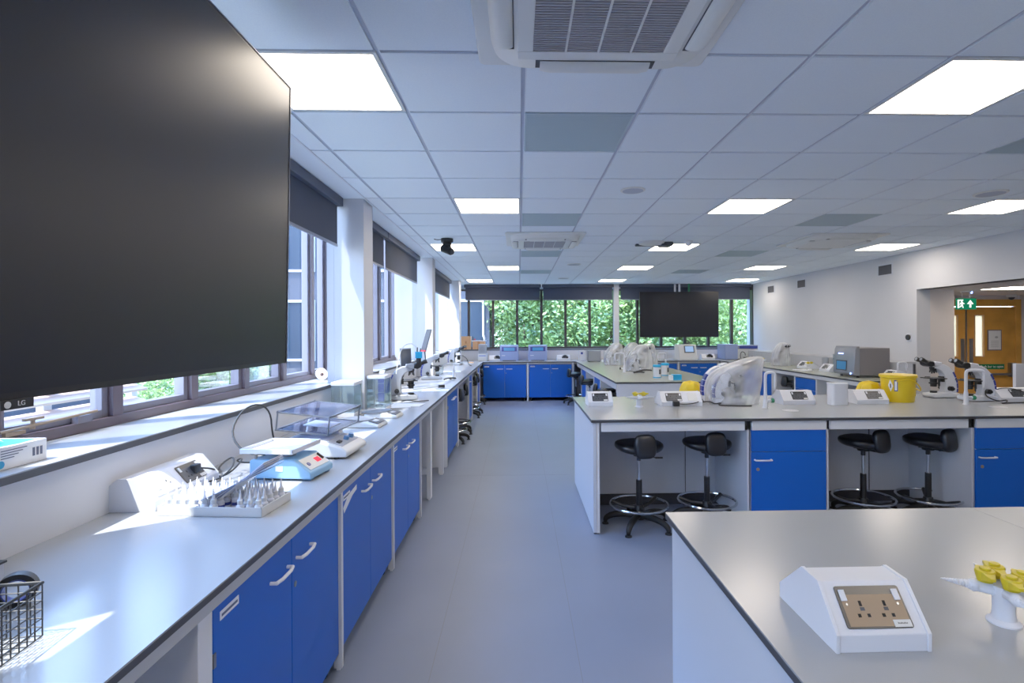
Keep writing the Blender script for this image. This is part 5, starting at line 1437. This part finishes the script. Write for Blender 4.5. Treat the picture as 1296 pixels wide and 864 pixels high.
# ================================================================== OUTSIDE
struct(MB().box(-60, 60, -30, 80, -4.2, -4.0).build('ground', 'ground'))
def tree(label, loc, s, seed):
    t = thing('tree', label, 'tree', loc, 0, 'leafy trees outside the back windows'); t.scale = (s, s, s)
    rnd = random.Random(seed)
    tk = MB().tube([(0, 0, 0), (.1, .1, 2), (-.1, 0, 4), (.1, 0, 6.5)], [.3, .24, .18, .06], 10)
    for k in range(7):
        a = rnd.random()*6.28; z = 1.5+k*.7
        tk.tube([(0, 0, z), (1.0*math.cos(a), 1.0*math.sin(a), z+.6), (2.0*math.cos(a), 2.0*math.sin(a), z+1.5)], [.09, .06, .025], 6)
    tk.build('trunk', 'bark', t)
    mb = MB(); blobs = []
    for k in range(58):
        a = rnd.random()*6.28; r = 2.2*math.sqrt(rnd.random()); z = rnd.uniform(.9, 8.4)
        blobs.append((r*math.cos(a), r*math.sin(a), z, rnd.uniform(.7, 1.15)))
    vs = []; fs = []
    for bx, by, bz, br in blobs:
        for _ in range(850):
            d = Vector((rnd.gauss(0, 1), rnd.gauss(0, 1), rnd.gauss(0, 1))).normalized()*br*rnd.uniform(.55, 1.0)
            c = Vector((bx, by, bz))+d
            u = Vector((rnd.gauss(0, 1), rnd.gauss(0, 1), rnd.gauss(0, .7))).normalized(); w = u.orthogonal().normalized()
            w = (w + u.cross(w)*rnd.uniform(-1, 1)).normalized()
            l = rnd.uniform(.045, .09); o_ = len(vs)
            vs += [c-u*l, c+w*l*.45, c+u*l, c-w*l*.45]; fs.append((o_, o_+1, o_+2, o_+3))
    mb.add(vs, fs)
    me = bpy.data.meshes.new('foliage'); me.from_pydata([tuple(v) for v in mb.v], [], mb.f); me.materials.append(MATS['leaf'])
    o = bpy.data.objects.new('foliage', me); COL.objects.link(o); o.parent = t
    return t
T0 = tree('leafy green tree outside, directly behind the two matching instruments', (0.3, 19.5, -4), 1.0, 5)
for k, (x, y, s, r, lb) in enumerate(((3.4, 19.0, 1.05, 1.0, 'leafy green tree outside, right of the two matching instruments'), (6.2, 19.6, 1.0, 2.2, 'leafy green tree outside, behind the hanging screen'),
        (9.3, 19.8, .95, 3.9, 'leafy green tree outside the right end of the back windows'), (1.9, 23.0, 1.25, 4.4, 'tall tree farther off behind the left half of the back windows'), (6.8, 24.0, 1.2, 5.3, 'tall tree farther off behind the hanging screen'), (11.6, 24.5, 1.2, .3, 'tall tree farther off beyond the right end of the back windows'), (4.4, 30.0, 1.5, 1.7, 'farthest tree outside, filling the gap behind the boxed pipe'), (9.5, 30.0, 1.5, 2.9, 'farthest tree outside, filling the gap right of the hanging screen'), (-.3, 28.0, 1.4, 5.9, 'farthest tree outside at the left, beside the grey clad building'))):
    q = dup(T0, (x, y, -4), r, lb); q.scale = (s, s, s)
q = dup(T0, (-7.8, 13.0, -4), 2.0, 'tree outside the left windows, seen past the edge of the near screen', 'trees outside the left windows'); q.scale = (.62, .62, .62)
# neighbouring wing with white-framed windows
t = thing('neighbouring_building', 'grey clad building with white window frames outside the left windows', 'building', (-9.0, 18.2, -4))
MB().box(-5, 8.0, 0, 3, 0, 13).build('wall', 'cladding', t)
for i in range(9):
    for j in range(4):
        x = -4.6+i*1.42; z = 1.7+j*3.0
        f = MB()
        for q in ((x, x+.06, z, z+1.9), (x+1.0, x+1.06, z, z+1.9), (x, x+1.06, z-.08, z), (x, x+1.06, z+1.9, z+1.98)): f.box(q[0], q[1], -.06, 0, q[2], q[3])
        fo = f.build('window', 'out_white', t)
        MB().box(x+.06, x+1.0, -.02, -.01, z, z+1.9).build('pane', 'out_glass', fo)
# side wing further left, seen through the near windows
t = thing('glazed_wing', 'glazed blue-grey building wing beyond the near left windows', 'building', (-13.0, 2.0, -4))
MB().box(-2, 0, -4, 15, 0, 12).build('wall', 'cladding', t)
for i in range(9):
    for j in range(4):
        y = -3.6+i*2.0; z = .8+j*2.9
        fo = MB().box(0, .05, y, y+1.7, z+1.95, z+2.05).box(0, .05, y, y+.05, z, z+2).build('window', 'out_white', t)
        MB().box(.01, .03, y+.05, y+1.7, z, z+1.95).build('pane', 'out_glass', fo)
# louvred screen outside the nearest windows
t = thing('louvre_screen', 'horizontal louvred screen outside the nearest windows', 'louvre screen', (-5.0, 3.0, 0))
for k in range(13):
    z = -.6+k*.165
    M = Matrix.Translation((0, 0, z)) @ Matrix.Rotation(.35, 4, 'Y')
    MB().box(-.09, .09, -3, 4.2, -.015, .015, M).build('louvre_blade', 'slat_out', t)
for y in (-3, -.8, 1.4, 2.9, 4.2): MB().box(-.16, -.08, y-.05, y+.05, -4, 1.5).build('post', 'out_white', t)

# ================================================================== LIGHT, WORLD, CAMERA
sun = bpy.data.lights.new('sun', 'SUN'); sun.energy = 8.5; sun.angle = math.radians(.53); sun.color = (1.0, .96, .90)
so = bpy.data.objects.new('sun', sun); COL.objects.link(so)
so.rotation_euler = Vector((1, .741, -2.65)).to_track_quat('-Z', 'Y').to_euler()
w = bpy.data.worlds.new('world'); scene.world = w; w.use_nodes = True
nt = w.node_tree; nt.nodes.clear()
o = nt.nodes.new('ShaderNodeOutputWorld'); b = nt.nodes.new('ShaderNodeBackground')
g_ = nt.nodes.new('ShaderNodeTexGradient'); tc = nt.nodes.new('ShaderNodeTexCoord'); mp = nt.nodes.new('ShaderNodeSeparateXYZ')
r = nt.nodes.new('ShaderNodeValToRGB')
r.color_ramp.elements[0].position = 0.0; r.color_ramp.elements[0].color = lin((205, 224, 250))
r.color_ramp.elements[1].position = 0.6; r.color_ramp.elements[1].color = lin((135, 182, 250))
nt.links.new(tc.outputs['Generated'], mp.inputs[0]); nt.links.new(mp.outputs['Z'], r.inputs['Fac'])
nt.links.new(r.outputs[0], b.inputs['Color']); b.inputs['Strength'].default_value = 8.0
nt.links.new(b.outputs[0], o.inputs[0])

cam = bpy.data.cameras.new('camera'); co = bpy.data.objects.new('camera', cam); COL.objects.link(co)
cam.sensor_width = 36.0; cam.lens = 675.093/1296*36; cam.clip_start = .02; cam.clip_end = 300
cam.shift_x = -(676.353-648)/1296; cam.shift_y = -(432-418.95)/1296
yaw, roll = -.0292, -.0051
co.location = (0, 0, 1.59)
fwd = Vector((-math.sin(yaw), math.cos(yaw), 0)); right = Vector((math.cos(yaw), math.sin(yaw), 0)); up = Vector((0, 0, 1))
R = Matrix((right, up, -fwd)).transposed() @ Matrix.Rotation(-roll*-1, 3, 'Z')
co.rotation_euler = R.to_euler()
scene.camera = co
try:
    scene.view_settings.view_transform = 'Standard'
    scene.view_settings.look = 'None'
except Exception: pass
scene.view_settings.exposure = 0.84
scene.view_settings.gamma = 1.22
scene.cycles.max_bounces = 8; scene.cycles.diffuse_bounces = 4; scene.cycles.transparent_max_bounces = 16
scene.cycles.use_denoising = True
scene.cycles.sample_clamp_indirect = 6.0
